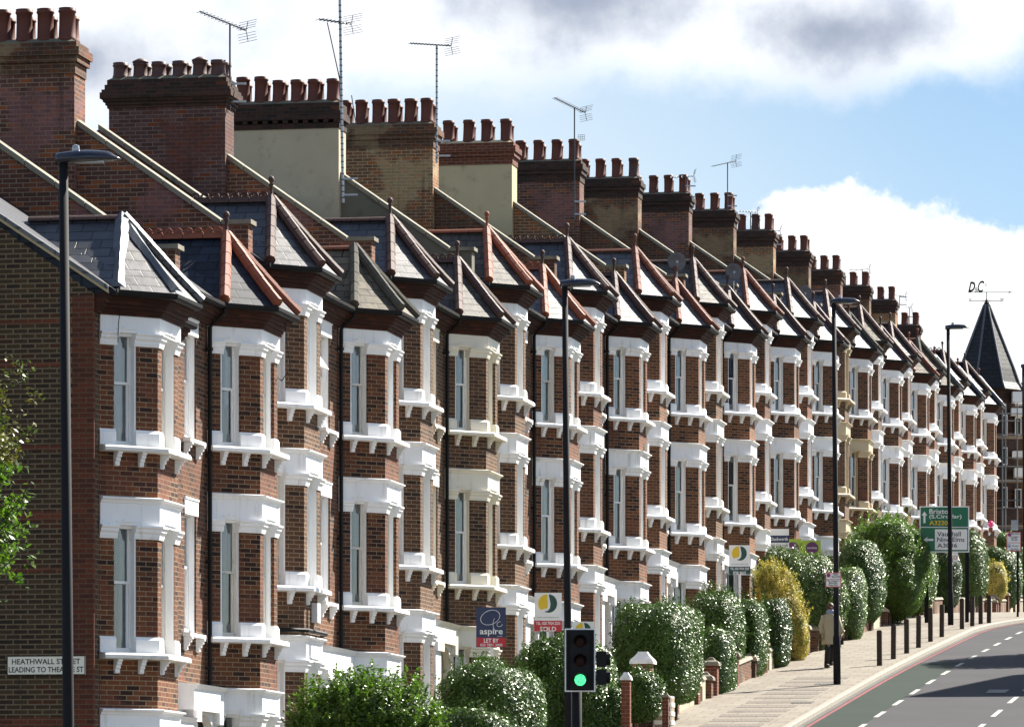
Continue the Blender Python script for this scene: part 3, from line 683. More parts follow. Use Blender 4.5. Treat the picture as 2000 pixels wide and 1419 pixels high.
def casement():
    b = MB(); b.box(-.36, -.32, 0, .04, -.85, 0); b.box(.32, .36, 0, .04, -.85, 0); b.box(-.32, .32, 0, .04, -.85, -.81); b.box(-.32, .32, 0, .04, -.04, 0); b.box(-.32, .32, .018, .024, -.81, -.04); return b.mesh('open_light')
OL = casement(); OL.materials.append(M['frame_white'])
# bracket: local origin at wall face under the ledge, x across
b = MB(); b.solid([[(x, y, z) for y, z in ((.0, 0), (-.15, 0), (-.155, -.035), (-.12, -.05), (-.125, -.085), (-.085, -.10), (-.09, -.14), (-.055, -.16), (-.06, -.21), (-.035, -.225), (0, -.225))] for x in (-.04, .04)])
BR = b.mesh('bracket'); BR.materials.append(M['paint_white'])
BRP = [.30, .74, CL+.18, CL+WF-.18, STOT-.74, STOT-.30]
def bay_pt(s, mirror):
    L = 0
    for p, q in zip(BAY[:-1], BAY[1:]):
        p, q = Vector(p), Vector(q); l = (q-p).length
        if s <= L+l: break
        L += l
    d = (q-p).normalized(); pos = p+d*(s-L); rot = math.atan2(d.y, d.x)
    if mirror: pos = Vector((W-pos.x, pos.y)); rot = -rot
    return pos, rot
# chimney pots
def pot_mesh(h, r, cap=False):
    b = MB(); pr = [(r*1.05, -.05), (r*1.05, .03), (r*.97, .05), (r*.92, h*.5), (r*.92, h-.09), (r*1.03, h-.07), (r*1.03, h-.045), (r*.95, h-.035), (r*1.0, h)]
    if cap: pr = pr[:-1]+[(r*1.1, h-.03), (r*1.1, h), (r*.3, h+.06)]
    else: pr += [(r*.82, h), (r*.78, h-.12)]
    b.lathe([(a_*1.08, c_) for a_, c_ in pr], 14); me = b.mesh('chimney_pot', True); me.materials.append(M['pot_red']); return me
POTS = {'tall': pot_mesh(.56, .145), 'short': pot_mesh(.30, .14), 'capped': pot_mesh(.32, .135, True), 'mid': pot_mesh(.47, .135)}
# parapet wall with coping, and stack
def parapet_mesh(q1=4.1):
    b = MB(); t2 = .16
    b.solid([[(x, q, z) for q, z in ((-.02, 2.2), (-.02, 3.06), (.5, 3.06), (q1, 3.06+.7*(q1-.5)), (8.2, 3.2), (8.2, -6), (.05, -6), (.05, 2.0))] for x in (-t2, t2)])
    return b.mesh('parapet_wall')
def coping_mesh():
    b = MB(); x0, x1 = -.21, .21
    b.box(x0, x1, -.08, .46, 3.06, 3.14)
    L = 0; q = .47
    while q < 4.05:
        q2 = min(q+.52, 4.1)
        b.solid([[(x0, a, 3.06+.7*(a-.5)), (x0, a, 3.06+.7*(a-.5)+.10), (0, a, 3.06+.7*(a-.5)+.13), (x1, a, 3.06+.7*(a-.5)+.10), (x1, a, 3.06+.7*(a-.5))] for a in (q+.006, q2-.006)])
        q = q2
    return b.mesh('coping')
PW = parapet_mesh(); PW.materials.append(M['brick_purple']); CP = coping_mesh(); CP.materials.append(M['stone'])
def stack(parent, kind, n_pots, potkinds, body, top, dark=False, seed=0, h=6.38):
    rnd = random.Random(seed); q0, q1 = 2.88, 5.24
    b = MB(); x = .36
    b.box(-x, x, q0, q1, 2.5, h-.62)
    if kind != 'cream':
        pass
    o = b.build('chimney_stack', body, parent)
    b = MB()
    def ring(d, z0, z1): b.box(-x-d, x+d, q0-d, q1+d, z0, z1)
    if kind == 'big':
        for d, z0, z1 in ((.03, -.62, -.56), (.06, -.56, -.50), (.10, -.50, -.44), (.15, -.44, -.32), (.12, -.32, -.26), (.07, -.26, -.16), (.03, -.16, -.06)): ring(d, h+z0, h+z1)
    elif kind == 'tooth':
        ring(.02, h-.62, h-.5)
        k = int((q1-q0)/.22)
        for i in range(k): b.box(-x-.06, x+.06, q0+i*.225, q0+i*.225+.11, h-.5, h-.43)
        ring(.08, h-.43, h-.3); ring(.05, h-.3, h-.24); ring(.02, h-.24, h-.06)
    else:
        ring(.02, h-.62, h-.42); ring(.07, h-.42, h-.3); ring(.11, h-.3, h-.16); ring(.05, h-.16, h-.06)
    b.build('stack_head', top, o)
    b = MB(); b.solid([[(-x-.02, q0-.02, h-.06), (x+.02, q0-.02, h-.06), (x+.02, q1+.02, h-.06), (-x-.02, q1+.02, h-.06)], [(-x+.1, q0+.1, h+.02), (x-.1, q0+.1, h+.02), (x-.1, q1-.1, h+.02), (-x+.1, q1-.1, h+.02)]])
    b.build('flaunching', 'render_cream' if kind == 'cream' else 'render_dark', o)
    sp = (q1-q0-.36)/(n_pots-1)
    for i in range(n_pots):
        for j in (0, 1):
            pk = potkinds[(i+j*(n_pots//2)) % len(potkinds)] if j == 0 else ('mid' if 'tall' in potkinds else 'short')
            link('chimney_pot', POTS[pk], o, (-.17+.34*j+rnd.uniform(-.015, .015), q0+.18+i*sp+rnd.uniform(-.02, .02), h+.0), (rnd.uniform(-.02, .02), rnd.uniform(-.02, .02), rnd.random()*6), 'pot_dark' if dark or rnd.random() < .06 else 'pot_red')
    return o

HIP = ['lead', 'terracotta_bright', 'terracotta_brown', 'tile_mossy', 'terracotta_brown', 'terracotta_brown', 'terracotta_bright', 'terracotta_bright', 'terracotta_brown', 'terracotta_brown', 'terracotta', 'terracotta', 'terracotta_brown', 'terracotta_brown', 'terracotta', 'terracotta_brown', 'terracotta_brown', 'terracotta_brown', 'terracotta_brown', 'tile_mossy', 'terracotta_brown', 'terracotta_brown', 'terracotta_brown', 'terracotta', 'tile_mossy', 'lead', 'terracotta_brown', 'lead', 'terracotta_brown', 'lead']
SLT = ['slate_grey', 'slate_blue', 'slate_grey', 'slate_mossy', 'slate_grey', 'slate_brown', 'slate_brown', 'slate_pale', 'slate_grey', 'slate_grey', 'slate_pale', 'slate_pale', 'slate_brown', 'slate_grey', 'slate_pale', 'slate_pale', 'slate_pale', 'slate_pale', 'slate_pale', 'slate_grey', 'slate_mossy', 'slate_pale', 'slate_brown', 'slate_mossy', 'slate_mossy', 'slate_mossy', 'slate_dark', 'slate_dark', 'slate_dark', 'slate_dark']
MSL = ['slate_blue' if s_ not in ('slate_mossy', 'slate_brown', 'slate_dark') else s_ for s_ in SLT]
PNT = ['paint_clean', 'paint_clean', 'paint_clean', 'paint_clean', 'paint_white', 'paint_cream', 'paint_white', 'paint_white', 'paint_white', 'paint_white', 'paint_clean', 'paint_clean', 'paint_white', 'paint_clean', 'paint_clean', 'paint_clean', 'paint_clean', 'paint_clean', 'paint_ochre', 'paint_white', 'paint_clean', 'paint_clean', 'paint_white', 'paint_clean', 'paint_clean', 'paint_clean', 'paint_clean', 'paint_clean', 'paint_clean', 'paint_clean']
BRK = ['brick_bay', 'brick_bay', 'brick_bay_brown', 'brick_bay', 'brick_bay_brown', 'brick_bay_brown', 'brick_bay_brown', 'brick_bay', 'brick_bay', 'brick_bay', 'brick_bay_orange', 'brick_bay_orange', 'brick_bay_brown', 'brick_bay_orange', 'brick_bay', 'brick_bay', 'brick_bay', 'brick_bay', 'brick_bay_brown', 'brick_bay', 'brick_bay_brown', 'brick_bay', 'brick_bay', 'brick_bay', 'brick_bay', 'brick_bay', 'brick_bay', 'brick_bay', 'brick_bay', 'brick_bay']
STK = {3: ('brick_purple', 'brick_brown', 'plain'), 5: ('brick_mauve', 'brick_sooty', 'big'), 7: ('render_grey', 'brick_sooty', 'tooth'), 9: ('brick_stock', 'brick_brown', 'plain'), 11: ('render_cream', 'brick_wall_red', 'cream'), 13: ('brick_purple', 'brick_sooty', 'plain')}
CRT = [('cloth_grey', 'cloth_blue'), ('cloth_white', 'cloth_grey'), ('cloth_room_shade', 'cloth_grey'), ('cloth_grey', 'cloth_grey'), ('cloth_white', 'cloth_white'), ('cloth_blue', 'cloth_blue'), ('cloth_white', 'cloth_grey'), ('cloth_white', 'cloth_white'), ('cloth_grey', 'cloth_room_shade'), ('cloth_ochre', 'cloth_grey'), ('cloth_grey', 'cloth_grey'), ('cloth_grey', 'cloth_ochre'), ('cloth_grey', 'cloth_grey'), ('cloth_blue', 'cloth_green'), ('cloth_grey', 'cloth_grey'), ('cloth_grey', 'cloth_grey')]
ORD = ['first', 'second', 'third', 'fourth', 'fifth', 'sixth', 'seventh', 'eighth', 'ninth', 'tenth', 'eleventh', 'twelfth', 'thirteenth', 'fourteenth', 'fifteenth', 'sixteenth', 'seventeenth', 'eighteenth', 'nineteenth', 'twentieth', 'twenty-first', 'twenty-second', 'twenty-third', 'twenty-fourth', 'twenty-fifth', 'twenty-sixth', 'twenty-seventh', 'twenty-eighth', 'twenty-ninth', 'last']
FEAT = {1: 'end terraced house with brown gable wall and torn grey flashing on its bay roof',
        2: 'red brick terraced house with bright terracotta hips on a blue slate bay roof',
        3: 'third terraced house, dark brown hips, between the bright terracotta and the mossy bay roofs',
        4: 'terraced house whose bay roof has mossy brown stone slates and mortared grey hips',
        6: 'cream painted terraced house with dark mossy brown bay roof', 19: 'terraced house with ochre yellow window surrounds high on the street'}
def house(n):
    kind = 'B' if n % 2 else 'A'; k = (n+1)//2
    t0 = -7.3+PER*(k-1)+(0 if kind == 'B' else W)
    lv = {1: 6.65, 2: 7.22}.get(n, LV[k-1])
    i = n-1; P = PR[kind]; mir = kind == 'A'
    rcol = {'lead': 'grey', 'terracotta_bright': 'bright terracotta', 'terracotta': 'red clay', 'terracotta_brown': 'dark brown', 'tile_mossy': 'mossy grey'}[HIP[i]]
    lab = FEAT.get(n, 'terraced house with %s roof hips, %s up the hill from the gable end' % (rcol, ORD[i]))
    if n == 30: lab = 'last terraced house at the top of the row beside the pointed turret'
    e = thing('terraced_house', lab, 'house', wd(t0, 0, lv), RZ, 'terraced houses climbing the hill')
    z0 = lv
    link('wall', P['wall'], e, mat=BRK[i]); link('bay', P['bay'], e, mat=BRK[i])
    rn = random.Random(n)
    for L in 'UMG':
        pm = PNT[i]
        if n == 20 and L == 'M': pm = 'paint_ochre'
        if n in (27, 29) and L == 'U': pm = 'paint_clean'
        link('window_surround', P['surround_'+L], e, mat=pm)
        lm = 'paint_worn' if (n, L) in ((1, 'M'), (7, 'M'), (13, 'U'), (7, 'U'), (13, 'M'), (1, 'U')) else pm
        le = link('ledge', P['ledge_'+L], e, mat=lm)
        z, cb, ct, bt = LEV[L]
        if L != 'G':
            for s_ in BRP:
                p_, r_ = bay_pt(s_, mir); o = link('bracket', BR, le, (p_.x, p_.y, z-.095), (0, 0, r_), pm)
            link('window_surround', P['rsurround_'+L], e, mat=pm); rl = link('ledge', P['rledge_'+L], e, mat=pm)
            for xx in (RX0-.02, RX1+.02): link('bracket', BR, rl, (W-xx if mir else xx, 0, z-.075), (0, 0, 0), pm)
            xc = (RX0+RX1)/2; fr_, gl_, cl_ = WM['over', L]
            wn = link('window', fr_, e, (W-xc if mir else xc, .12, z+.012)); link('glass', gl_, wn); link('curtain', cl_, wn, mat=rn.choice(['cloth_white', 'cloth_grey', 'cloth_room_shade']))
            if n == 3 and L == 'U':
                link('open_light', OL, wn, (0, -.06, 1.66), (R(-34), 0, 0))
        for a, c, kd in OPEN:
            p_, r_ = bay_pt((a+c)/2, mir); inn = Vector((-math.sin(r_), math.cos(r_)))*.14
            fr_, gl_, cl_ = WM[kd, L]
            fm_ = 'frame_old' if rn.random() < .4 else 'frame_white'
            wn = link('window', fr_, e, (p_.x+inn.x, p_.y+inn.y, z+.012), (0, 0, r_), fm_); link('glass', gl_, wn)
            cc = CRT[(i//1) % 16] if n < 17 else (rn.choice(['cloth_grey', 'cloth_white', 'cloth_blue', 'cloth_room_shade', 'cloth_ochre', 'cloth_room_shade']),)*2
            cm = cc[0] if L == 'U' else cc[1]
            if rn.random() < .5:
                d1, d2 = DR[kd, L]; link('curtain', d1, wn, mat=cm if cm != 'cloth_room_shade' else 'cloth_white'); link('room_shade_sheet', d2, wn, mat='cloth_room_shade')
            else: link('curtain', cl_, wn, mat=cm)
    link('porch', P['porch'], e, mat=PNT[i]); link('front_door', P['front_door'], e, mat='door_paint'); link('doorstep', P['doorstep'], e, mat='stone')
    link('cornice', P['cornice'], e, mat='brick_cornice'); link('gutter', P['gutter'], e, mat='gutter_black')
    if mir or n == 1: link('downpipe', P['downpipe'], e, mat='gutter_black')
    rf = link('roof', P['roof'], e, mat=MSL[i]); link('ridge_tile', P['main_ridge'], rf, mat='terracotta_brown')
    br_ = link('bay_roof', P['bay_roof'], e, mat=SLT[i])
    for q in range(4):
        if n > 1 or q > 1: link('hip_tile', P['hip_%d' % q], br_, mat=HIP[i] if n > 1 else 'slate_pale')
    crest = n in (2, 3, 6, 8, 9, 10, 26, 27, 28, 20)
    rc = 'terracotta' if HIP[i] in ('lead', 'tile_mossy') else HIP[i]
    link('ridge_crest' if crest else 'ridge_tile', P['ridge_crest' if crest else 'ridge_plain'], br_, mat=rc if n != 1 else 'terracotta_brown')
    if n not in (1, 4): link('finial', P['finial'], br_, mat=rc if HIP[i] != 'terracotta_bright' or n == 7 else 'terracotta_brown')
    # party wall on the near side
    if kind == 'B' and n > 1:
        body, top, kd = STK.get(n, (['brick_brown', 'brick_purple', 'brick_brown', 'brick_stock'][k % 4], 'brick_sooty', 'plain'))
        pw = link('parapet_wall', PW, e, mat={7: 'render_dark', 3: 'brick_purple', 5: 'brick_purple', 11: 'brick_stock', 9: 'brick_brown'}.get(n, 'brick_brown'))
        link('coping', CP, pw)
        pk = {3: ['tall'], 5: ['short', 'capped', 'short', 'short', 'capped', 'short'], 7: ['mid', 'mid', 'mid', 'mid', 'tall', 'tall']}.get(n, ['tall'])
        st_ = stack(e, kd, 6 if n < 11 else 5, pk, body, top, n in (5,), n)
        if n == 3: st_.location.y = .2
    if n in (2, 4):
        pw = link('parapet_wall', PW, e, mat='brick_purple'); link('coping', CP, pw)
    if n == 30:
        pw = link('parapet_wall', PW, e, (W, 0, 0), mat='brick_brown'); link('coping', CP, pw)
        stack(pw, 'plain', 5, ['tall'], 'brick_brown', 'brick_sooty', False, 99) if False else None
    return e
H = {n: house(n) for n in range(1, 31)}
# end stack on the last house
e = H[30]; st = stack(e, 'plain', 5, ['tall'], 'brick_brown', 'brick_sooty', False, 77); st.location = (W, 0, 0)
# gable end of the first house
e = H[1]
b = MB(); b.solid([[(x, q, z) for q, z in ((-.004, GZ-1.2), (-.004, 2.32), (4.1, 2.38+.665*4.43-.1), (8.2, 2.4), (8.2, GZ-1.2))] for x in (-.03, .16)])
gw_ = b.build('gable_wall', 'brick_gable', e)
b = MB(); b.box(-.036, .05, -.01, .34, GZ-1.2, 2.3); b.build('quoin', 'brick_quoin', gw_)
b = MB()
for z_, hh in ((1.86, .075), (1.2, .075), (-1.2, .15), (-.1, .075), (-4.4, .15), (-2.0, .075)): b.box(-.034, .0, .34, 8.1, z_, z_+hh)
b.build('string_course', 'brick_quoin', gw_)
b = MB(); sl = [(q, 2.37+.665*(q+.33)) for q in (-.24, 4.1)]
b.solid([[(x, q, z-.10), (x, q, z+.0)] for (q, z) in []]) if False else None
b.solid([[(-.09, q, z-.06), (-.09, q, z+.012), (.10, q, z+.012), (.10, q, z-.06)] for q, z in sl])
b.build('verge', 'slate_pale', gw_)
b = MB(); b.solid([[(-.05, q, z-.11), (-.05, q, z-.06), (.10, q, z-.06), (.10, q, z-.11)] for q, z in sl]); b.build('verge_fillet', 'render_cream', gw_)
# ragged lead flashing on the first bay roof
b = MB(); rn = random.Random(5); cx = BX+PB+WF/2
apx = Vector((cx, 0, 3.74))
for E_ in ((Vector((BX-.12, -.34, 2.44)),), (Vector((BX+PB-.1, -PB-.34, 2.44)),)):
    e_ = E_[0]; pts = []
    for q in range(15):
        f = q/14; p_ = apx.lerp(e_, f)+Vector((rn.uniform(-.008, .008), rn.uniform(-.006, .006), .05-.03*math.sin(math.pi*f)+rn.uniform(-.003, .005))); wv_ = .09+.015*rn.random()+.02*math.sin(f*7)
        side = (e_-apx).cross(Vector((0, 0, 1))).normalized()
        pts.append([p_-side*wv_+Vector((0, 0, -.06+rn.uniform(-.004, .006))), p_+Vector((0, 0, .03)), p_+side*wv_+Vector((0, 0, -.06+rn.uniform(-.004, .006))), p_+Vector((0, 0, -.04))])
    b.solid(pts)
b.build('torn_flashing', 'lead', [c for c in e.children if c.name.startswith('bay_roof')][0])
# plant inside and wall kit
def small(parent_n, name, fn, mat): b = MB(); fn(b); return b.build(name, mat, H[parent_n])
small(3, 'alarm_box', lambda b: b.box(1.65, 1.9, -.86, -.75, -3.85, -3.5), 'sign_white')
small(3, 'cable_duct', lambda b: b.tube([(.5, -.35, -4.02), (1.0, -.82, -4.02), (2.5, -.82, -4.02), (2.75, -.6, -4.08)], .04, 6), 'gutter_black')
small(10, 'alarm_box', lambda b: b.box(W-1.5, W-1.3, -.84, -.75, -.9, -.55), 'sign_cream')
small(2, 'cable', lambda b: b.tube([(W-BX-PB-.3, -.95, 2.3), (W-BX-PB-.35, -1.0, 1.9), (W-BX-PB-.15, -1.02, 1.5), (W-BX-PB-.3, -.9, 1.25), (W-BX-.3, -.55, 1.45)], .009, 4), 'gutter_black')
small(1, 'cable', lambda b: b.tube([(.42, -.32, 2.2), (.42, -.28, 1.9), (.42, -.27, 1.6)], .007, 4), 'gutter_black')
small(14, 'cable', lambda b: b.tube([(W-.5, -.2, 2.1), (W-.7, -.6, 1.6), (W-.8, -.75, 1.1), (W-.5, -.3, 1.4)], .012, 4), 'gutter_black')
small(1, 'waste_pipe', lambda b: b.tube([(3.3, -.1, -.3), (4.2, -.1, -.5), (5.0, -.1, -.75)], .05, 6), 'gutter_black')
def plant_in_window(b):
    rn = random.Random(3)
    for i in range(26):
        a = rn.uniform(-1, 1); p0 = Vector((a*.05, .1, .1)); p1 = p0+Vector((a*.12, -.02, rn.uniform(.25, .7)))
        b.tube([p0, p0.lerp(p1, .6)+Vector((a*.02, 0, .05)), p1+Vector((a*.03, 0, -.03))], .016, 4, .003)
o = [c for c in H[2].children if c.name.startswith('window') and not c.name.startswith('window_s') and abs(c.location.z-.012) < .01 and c.location.x < 2.8 and c.location.x > 2.2]
if o:
    b = MB(); plant_in_window(b); pl = b.build('house_plant', 'leaf_dark'); pl.matrix_world = Matrix.Translation(H[2].location) @ Matrix.Rotation(RZ, 4, 'Z') @ Matrix.Translation(o[0].location) @ Matrix.Rotation(o[0].rotation_euler.z, 4, 'Z')
    tag(pl, 'spiky green house plant standing inside the top window of the second house', 'plant')

# ------------------------------------------------------------ foliage
def leaf_mesh(name, P, N, L, seed, mat, ar=0.5):
    """many small folded leaves at points P with outward hints N"""
    rn = np.random.default_rng(seed); n = len(P)
    d = rn.normal(size=(n, 3)); nn = N*1.35+d*0.62+np.array([0, 0, .62]); nn /= np.linalg.norm(nn, axis=1)[:, None]
    a = np.cross(nn, rn.normal(size=(n, 3))); a /= np.linalg.norm(a, axis=1)[:, None]; bb = np.cross(nn, a)
    Ls = (L*(0.7+0.6*rn.random(n)))[:, None]
    v0 = P-a*Ls*.5; v1 = P+bb*Ls*ar*.5; v2 = P+a*Ls*.5-nn*Ls*.12; v3 = P-bb*Ls*ar*.5
    V = np.stack([v0, v1, v2, v3], 1).reshape(-1, 3).astype('f')
    me = bpy.data.meshes.new(name); me.vertices.add(4*n); me.vertices.foreach_set('co', V.ravel())
    me.loops.add(4*n); me.loops.foreach_set('vertex_index', np.arange(4*n, dtype='i')); me.polygons.add(n)
    me.polygons.foreach_set('loop_start', np.arange(0, 4*n, 4, dtype='i')); me.polygons.foreach_set('loop_total', np.full(n, 4, 'i'))
    me.update(calc_edges=True)
    at_ = me.attributes.new('leafrand', 'FLOAT', 'FACE'); at_.data.foreach_set('value', rn.random(n).astype('f'))
    me.materials.append(M[mat]); return me
def lump(d, seed):
    """smooth pseudo-noise on directions"""
    rn = np.random.default_rng(seed); r = np.zeros(len(d))
    for i in range(9):
        k = rn.normal(size=3)*(2.0+i*.8); r += np.sin(d@k+rn.random()*6.28)/(1.5+i*.45)
    return r/2.2
def hull(a, b_, c, ex, n, seed, rough=.08, rmin=.85):
    rn = np.random.default_rng(seed); d = rn.normal(size=(n, 3)); d /= np.linalg.norm(d, axis=1)[:, None]
    q = (np.abs(d)**ex).sum(1)**(-1/ex)
    lp = lump(d, seed+1)
    P = d*q[:, None]*np.array([a, b_, c])*(1+rough*lp)[:, None]
    P *= (rmin+(1.03-rmin)*rn.random(n)**.5)[:, None]
    N = np.sign(d)*np.abs(d*q[:, None])**(ex-1)/np.array([a, b_, c]); N /= np.linalg.norm(N, axis=1)[:, None]
    return P, N
def bush(px, Y, top, bot, wpx, depth, mat, label, ex=3.0, dens=1.0, L=.058, sprigs=40, seed=1, cat='hedge', name='privet_hedge', rough=.12, group='front garden hedges', off=None, lean=0.0, lobes=0):
    """a hedge seen at photo column px, depth Y, with top/bottom rows; real size worked out from distance"""
    X = at(px, Y); zt, zb = zz(top, Y), zz(bot, Y); gz = gw(X, Y)
    hw = max(wpx*Y/F/2-depth*.07, .3); c = (zt-zb)/2
    e = thing(name, label, cat, (X, Y, gz), RZ, group)
    area = 4*(hw*depth+hw*c+depth*c)*2
    n = int(area*1150*dens)
    P, N = hull(depth, hw, c, ex, n, seed, rough)
    rn = np.random.default_rng(seed+5); Ps, Ns = [P], [N]
    for q in range(lobes):
        th = rn.uniform(0, 2*math.pi); cz = rn.uniform(-.45, .8); k = rn.uniform(.34, .5)
        cc = np.array([math.cos(th)*depth*.72*(1-.4*max(cz, 0)), math.sin(th)*hw*.72*(1-.4*max(cz, 0)), cz*c*.9])
        P3, N3 = hull(depth*k, hw*k, c*k, 2.1, int(n*k*k*.9), seed+60+q, .16, .8); Ps.append(P3+cc); Ns.append(N3)
    # sprigs standing clear of the outline
    if sprigs:
        k = sprigs; P2, N2 = hull(depth, hw, c, ex, k*6, seed+9, rough, .98); ok = P2[:, 2] > -c*.3; P2, N2 = P2[ok][:k], N2[ok][:k]
        for p_, n_ in zip(P2, N2):
            ln = rn.uniform(.08, .30)*min(1, c)*(1.5 if sprigs > 300 else 1); dr = n_*.5+np.array([0, 0, .9])+rn.normal(size=3)*.25; dr /= np.linalg.norm(dr)
            m_ = int(ln*60)+4; f = np.linspace(0, 1, m_)[:, None]
            Ps.append(p_+dr*ln*f+rn.normal(size=(m_, 3))*.03*(1-f*.6)); Ns.append(np.tile(dr, (m_, 1))*.3)
    P = np.concatenate(Ps); N = np.concatenate(Ns)
    P[:, 1] += lean*P[:, 2]*hw/c
    zc = (zt+zb)/2-gz; P[:, 2] += zc
    link('foliage', leaf_mesh('foliage', P, N, L, seed+2, mat), e)
    # solid lump in dark leaf colour, standing in for the shade inside the foliage
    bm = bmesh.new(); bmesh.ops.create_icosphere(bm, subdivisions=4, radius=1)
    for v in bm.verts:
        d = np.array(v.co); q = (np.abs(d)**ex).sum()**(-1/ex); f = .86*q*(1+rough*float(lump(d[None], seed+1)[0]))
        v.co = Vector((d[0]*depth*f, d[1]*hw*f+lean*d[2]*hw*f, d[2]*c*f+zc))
    me = bpy.data.meshes.new('shade_core_mesh'); bm.to_mesh(me); bm.free(); me.materials.append(M['leaf_dark']); link('shade_core', me, e)
    b = MB(); rr = random.Random(seed)
    for i in range(4): b.tube([(rr.uniform(-.1, .1), (i-1.5)*hw*.3, -.1), (rr.uniform(-.1, .1), (i-1.5)*hw*.35, zc)], .04, 5, .02)
    b.build('stem', 'bark', e)
    return e
bush(715, 84.5, 1335, 1560, 285, 1.0, 'leaf_bright', 'loose light green shrub with upright sprays at the bottom of the terrace', ex=2.1, dens=.8, L=.075, sprigs=620, seed=11, name='shrub', cat='shrub', lobes=7)
bush(962, 95.5, 1298, 1500, 205, 1.4, 'leaf_privet', 'rounded glossy hedge below the blue and red letting board', ex=3.0, sprigs=120, seed=12, lobes=5)
bush(925, 89.5, 1385, 1560, 170, .7, 'leaf_privet', 'low hedge lying at the bottom edge beside the loose light green shrub', ex=2.6, sprigs=80, seed=13)
bush(1100, 103.5, 1252, 1500, 215, 1.6, 'leaf_privet', 'big domed hedge behind the traffic light', ex=2.7, sprigs=200, seed=14, lobes=6)
bush(1255, 110.5, 1308, 1412, 85, .6, 'leaf_privet', 'small glossy shrub in front of the white capped pier', ex=2.3, sprigs=70, seed=15, name='shrub', cat='shrub', lobes=4)
bush(1165, 102.0, 1330, 1520, 120, .7, 'leaf_privet', 'low glossy hedge immediately right of the traffic light post', ex=2.3, sprigs=70, seed=35, lobes=4)
bush(1286, 116.5, 1183, 1372, 172, 1.7, 'leaf_privet', 'large block shaped hedge between the traffic light and the small clipped hedge', ex=4.2, sprigs=190, seed=16, rough=.1)
bush(1404, 126.5, 1232, 1358, 68, 1.2, 'leaf_privet', 'small clipped rounded hedge right of the large block shaped hedge', ex=4, sprigs=26, seed=17)
bush(1402, 130.5, 1158, 1335, 106, 1.3, 'leaf_privet', 'tall hedge with yellowish sprigs on top, below the yellow and green board', ex=3.6, sprigs=130, seed=18, rough=.1)
bush(1468, 133.0, 1172, 1322, 62, 1.0, 'leaf_privet', 'square glossy hedge left of the dark round topped one', ex=4.5, sprigs=36, seed=19)
bush(1512, 137.0, 1170, 1303, 70, 1.0, 'leaf_dark', 'dark round topped hedge in front of the yellow conifer', ex=3.2, sprigs=30, seed=20)
bush(1530, 140.5, 1108, 1290, 84, .6, 'leaf_yellow', 'golden yellow conifer leaning over the pavement hedge', ex=2.1, dens=1.3, L=.05, sprigs=420, seed=21, name='conifer', cat='conifer', group=None, lean=.62, lobes=6)
bush(1562, 146.5, 1080, 1275, 180, 1.3, 'leaf_silver', 'large silvery green bush behind the golden conifer', ex=2.3, dens=.9, sprigs=260, seed=22, name='shrub', cat='shrub', lobes=8)
bush(1604, 147.5, 1130, 1295, 90, .9, 'leaf_silver', 'pale leafy bush directly behind the walking person', ex=2.6, sprigs=80, seed=36, name='shrub', cat='shrub', lobes=4)
bush(1652, 153.5, 1112, 1255, 92, 1.3, 'leaf_silver', 'rounded clipped hedge just right of the lamp post carrying the route sign', ex=3.0, sprigs=30, seed=23)
bush(1684, 159.5, 1062, 1218, 98, 1.4, 'leaf_privet', 'tall arched hedge in front of the biggest bushy tree', ex=2.6, sprigs=80, seed=24, lobes=4)
bush(1730, 165.5, 1018, 1212, 178, 2.0, 'leaf_bright', 'biggest bushy light green tree in the front gardens', ex=2.2, sprigs=420, seed=25, name='shrub', cat='shrub', lobes=9)
bush(1788, 172.5, 1044, 1192, 88, 1.3, 'leaf_silver', 'upright glossy bush left of the green direction sign post', ex=2.7, sprigs=90, seed=26, name='shrub', cat='shrub', lobes=4)
bush(1842, 184.5, 1068, 1188, 78, 1.0, 'leaf_dark', 'very dark hedge underneath the green direction sign', ex=3.2, sprigs=30, seed=27)
bush(1893, 194.5, 1040, 1178, 76, 1.2, 'leaf_silver', 'tall pale hedge just right of the green direction sign', ex=2.6, sprigs=70, seed=28, lobes=5)
bush(1941, 206.0, 1100, 1178, 56, .7, 'leaf_yellow', 'small round yellow and green bush near the crest', ex=2.3, sprigs=60, seed=29, name='shrub', cat='shrub', lobes=4)
bush(1950, 212.0, 1072, 1186, 96, 1.2, 'leaf_privet', 'dark arching hedge behind the small round yellow bush', ex=2.8, sprigs=60, seed=30, lobes=3)
bush(1992, 226.0, 1072, 1198, 60, 1.0, 'leaf_privet', 'hedge at the right edge behind the parking sign pole', ex=3.0, sprigs=40, seed=31)
bush(1962, 240.0, 1040, 1100, 60, 1.0, 'leaf_bright', 'distant leafy tree below the scaffolding', ex=2.2, sprigs=50, seed=32, name='tree', cat='tree', group=None)

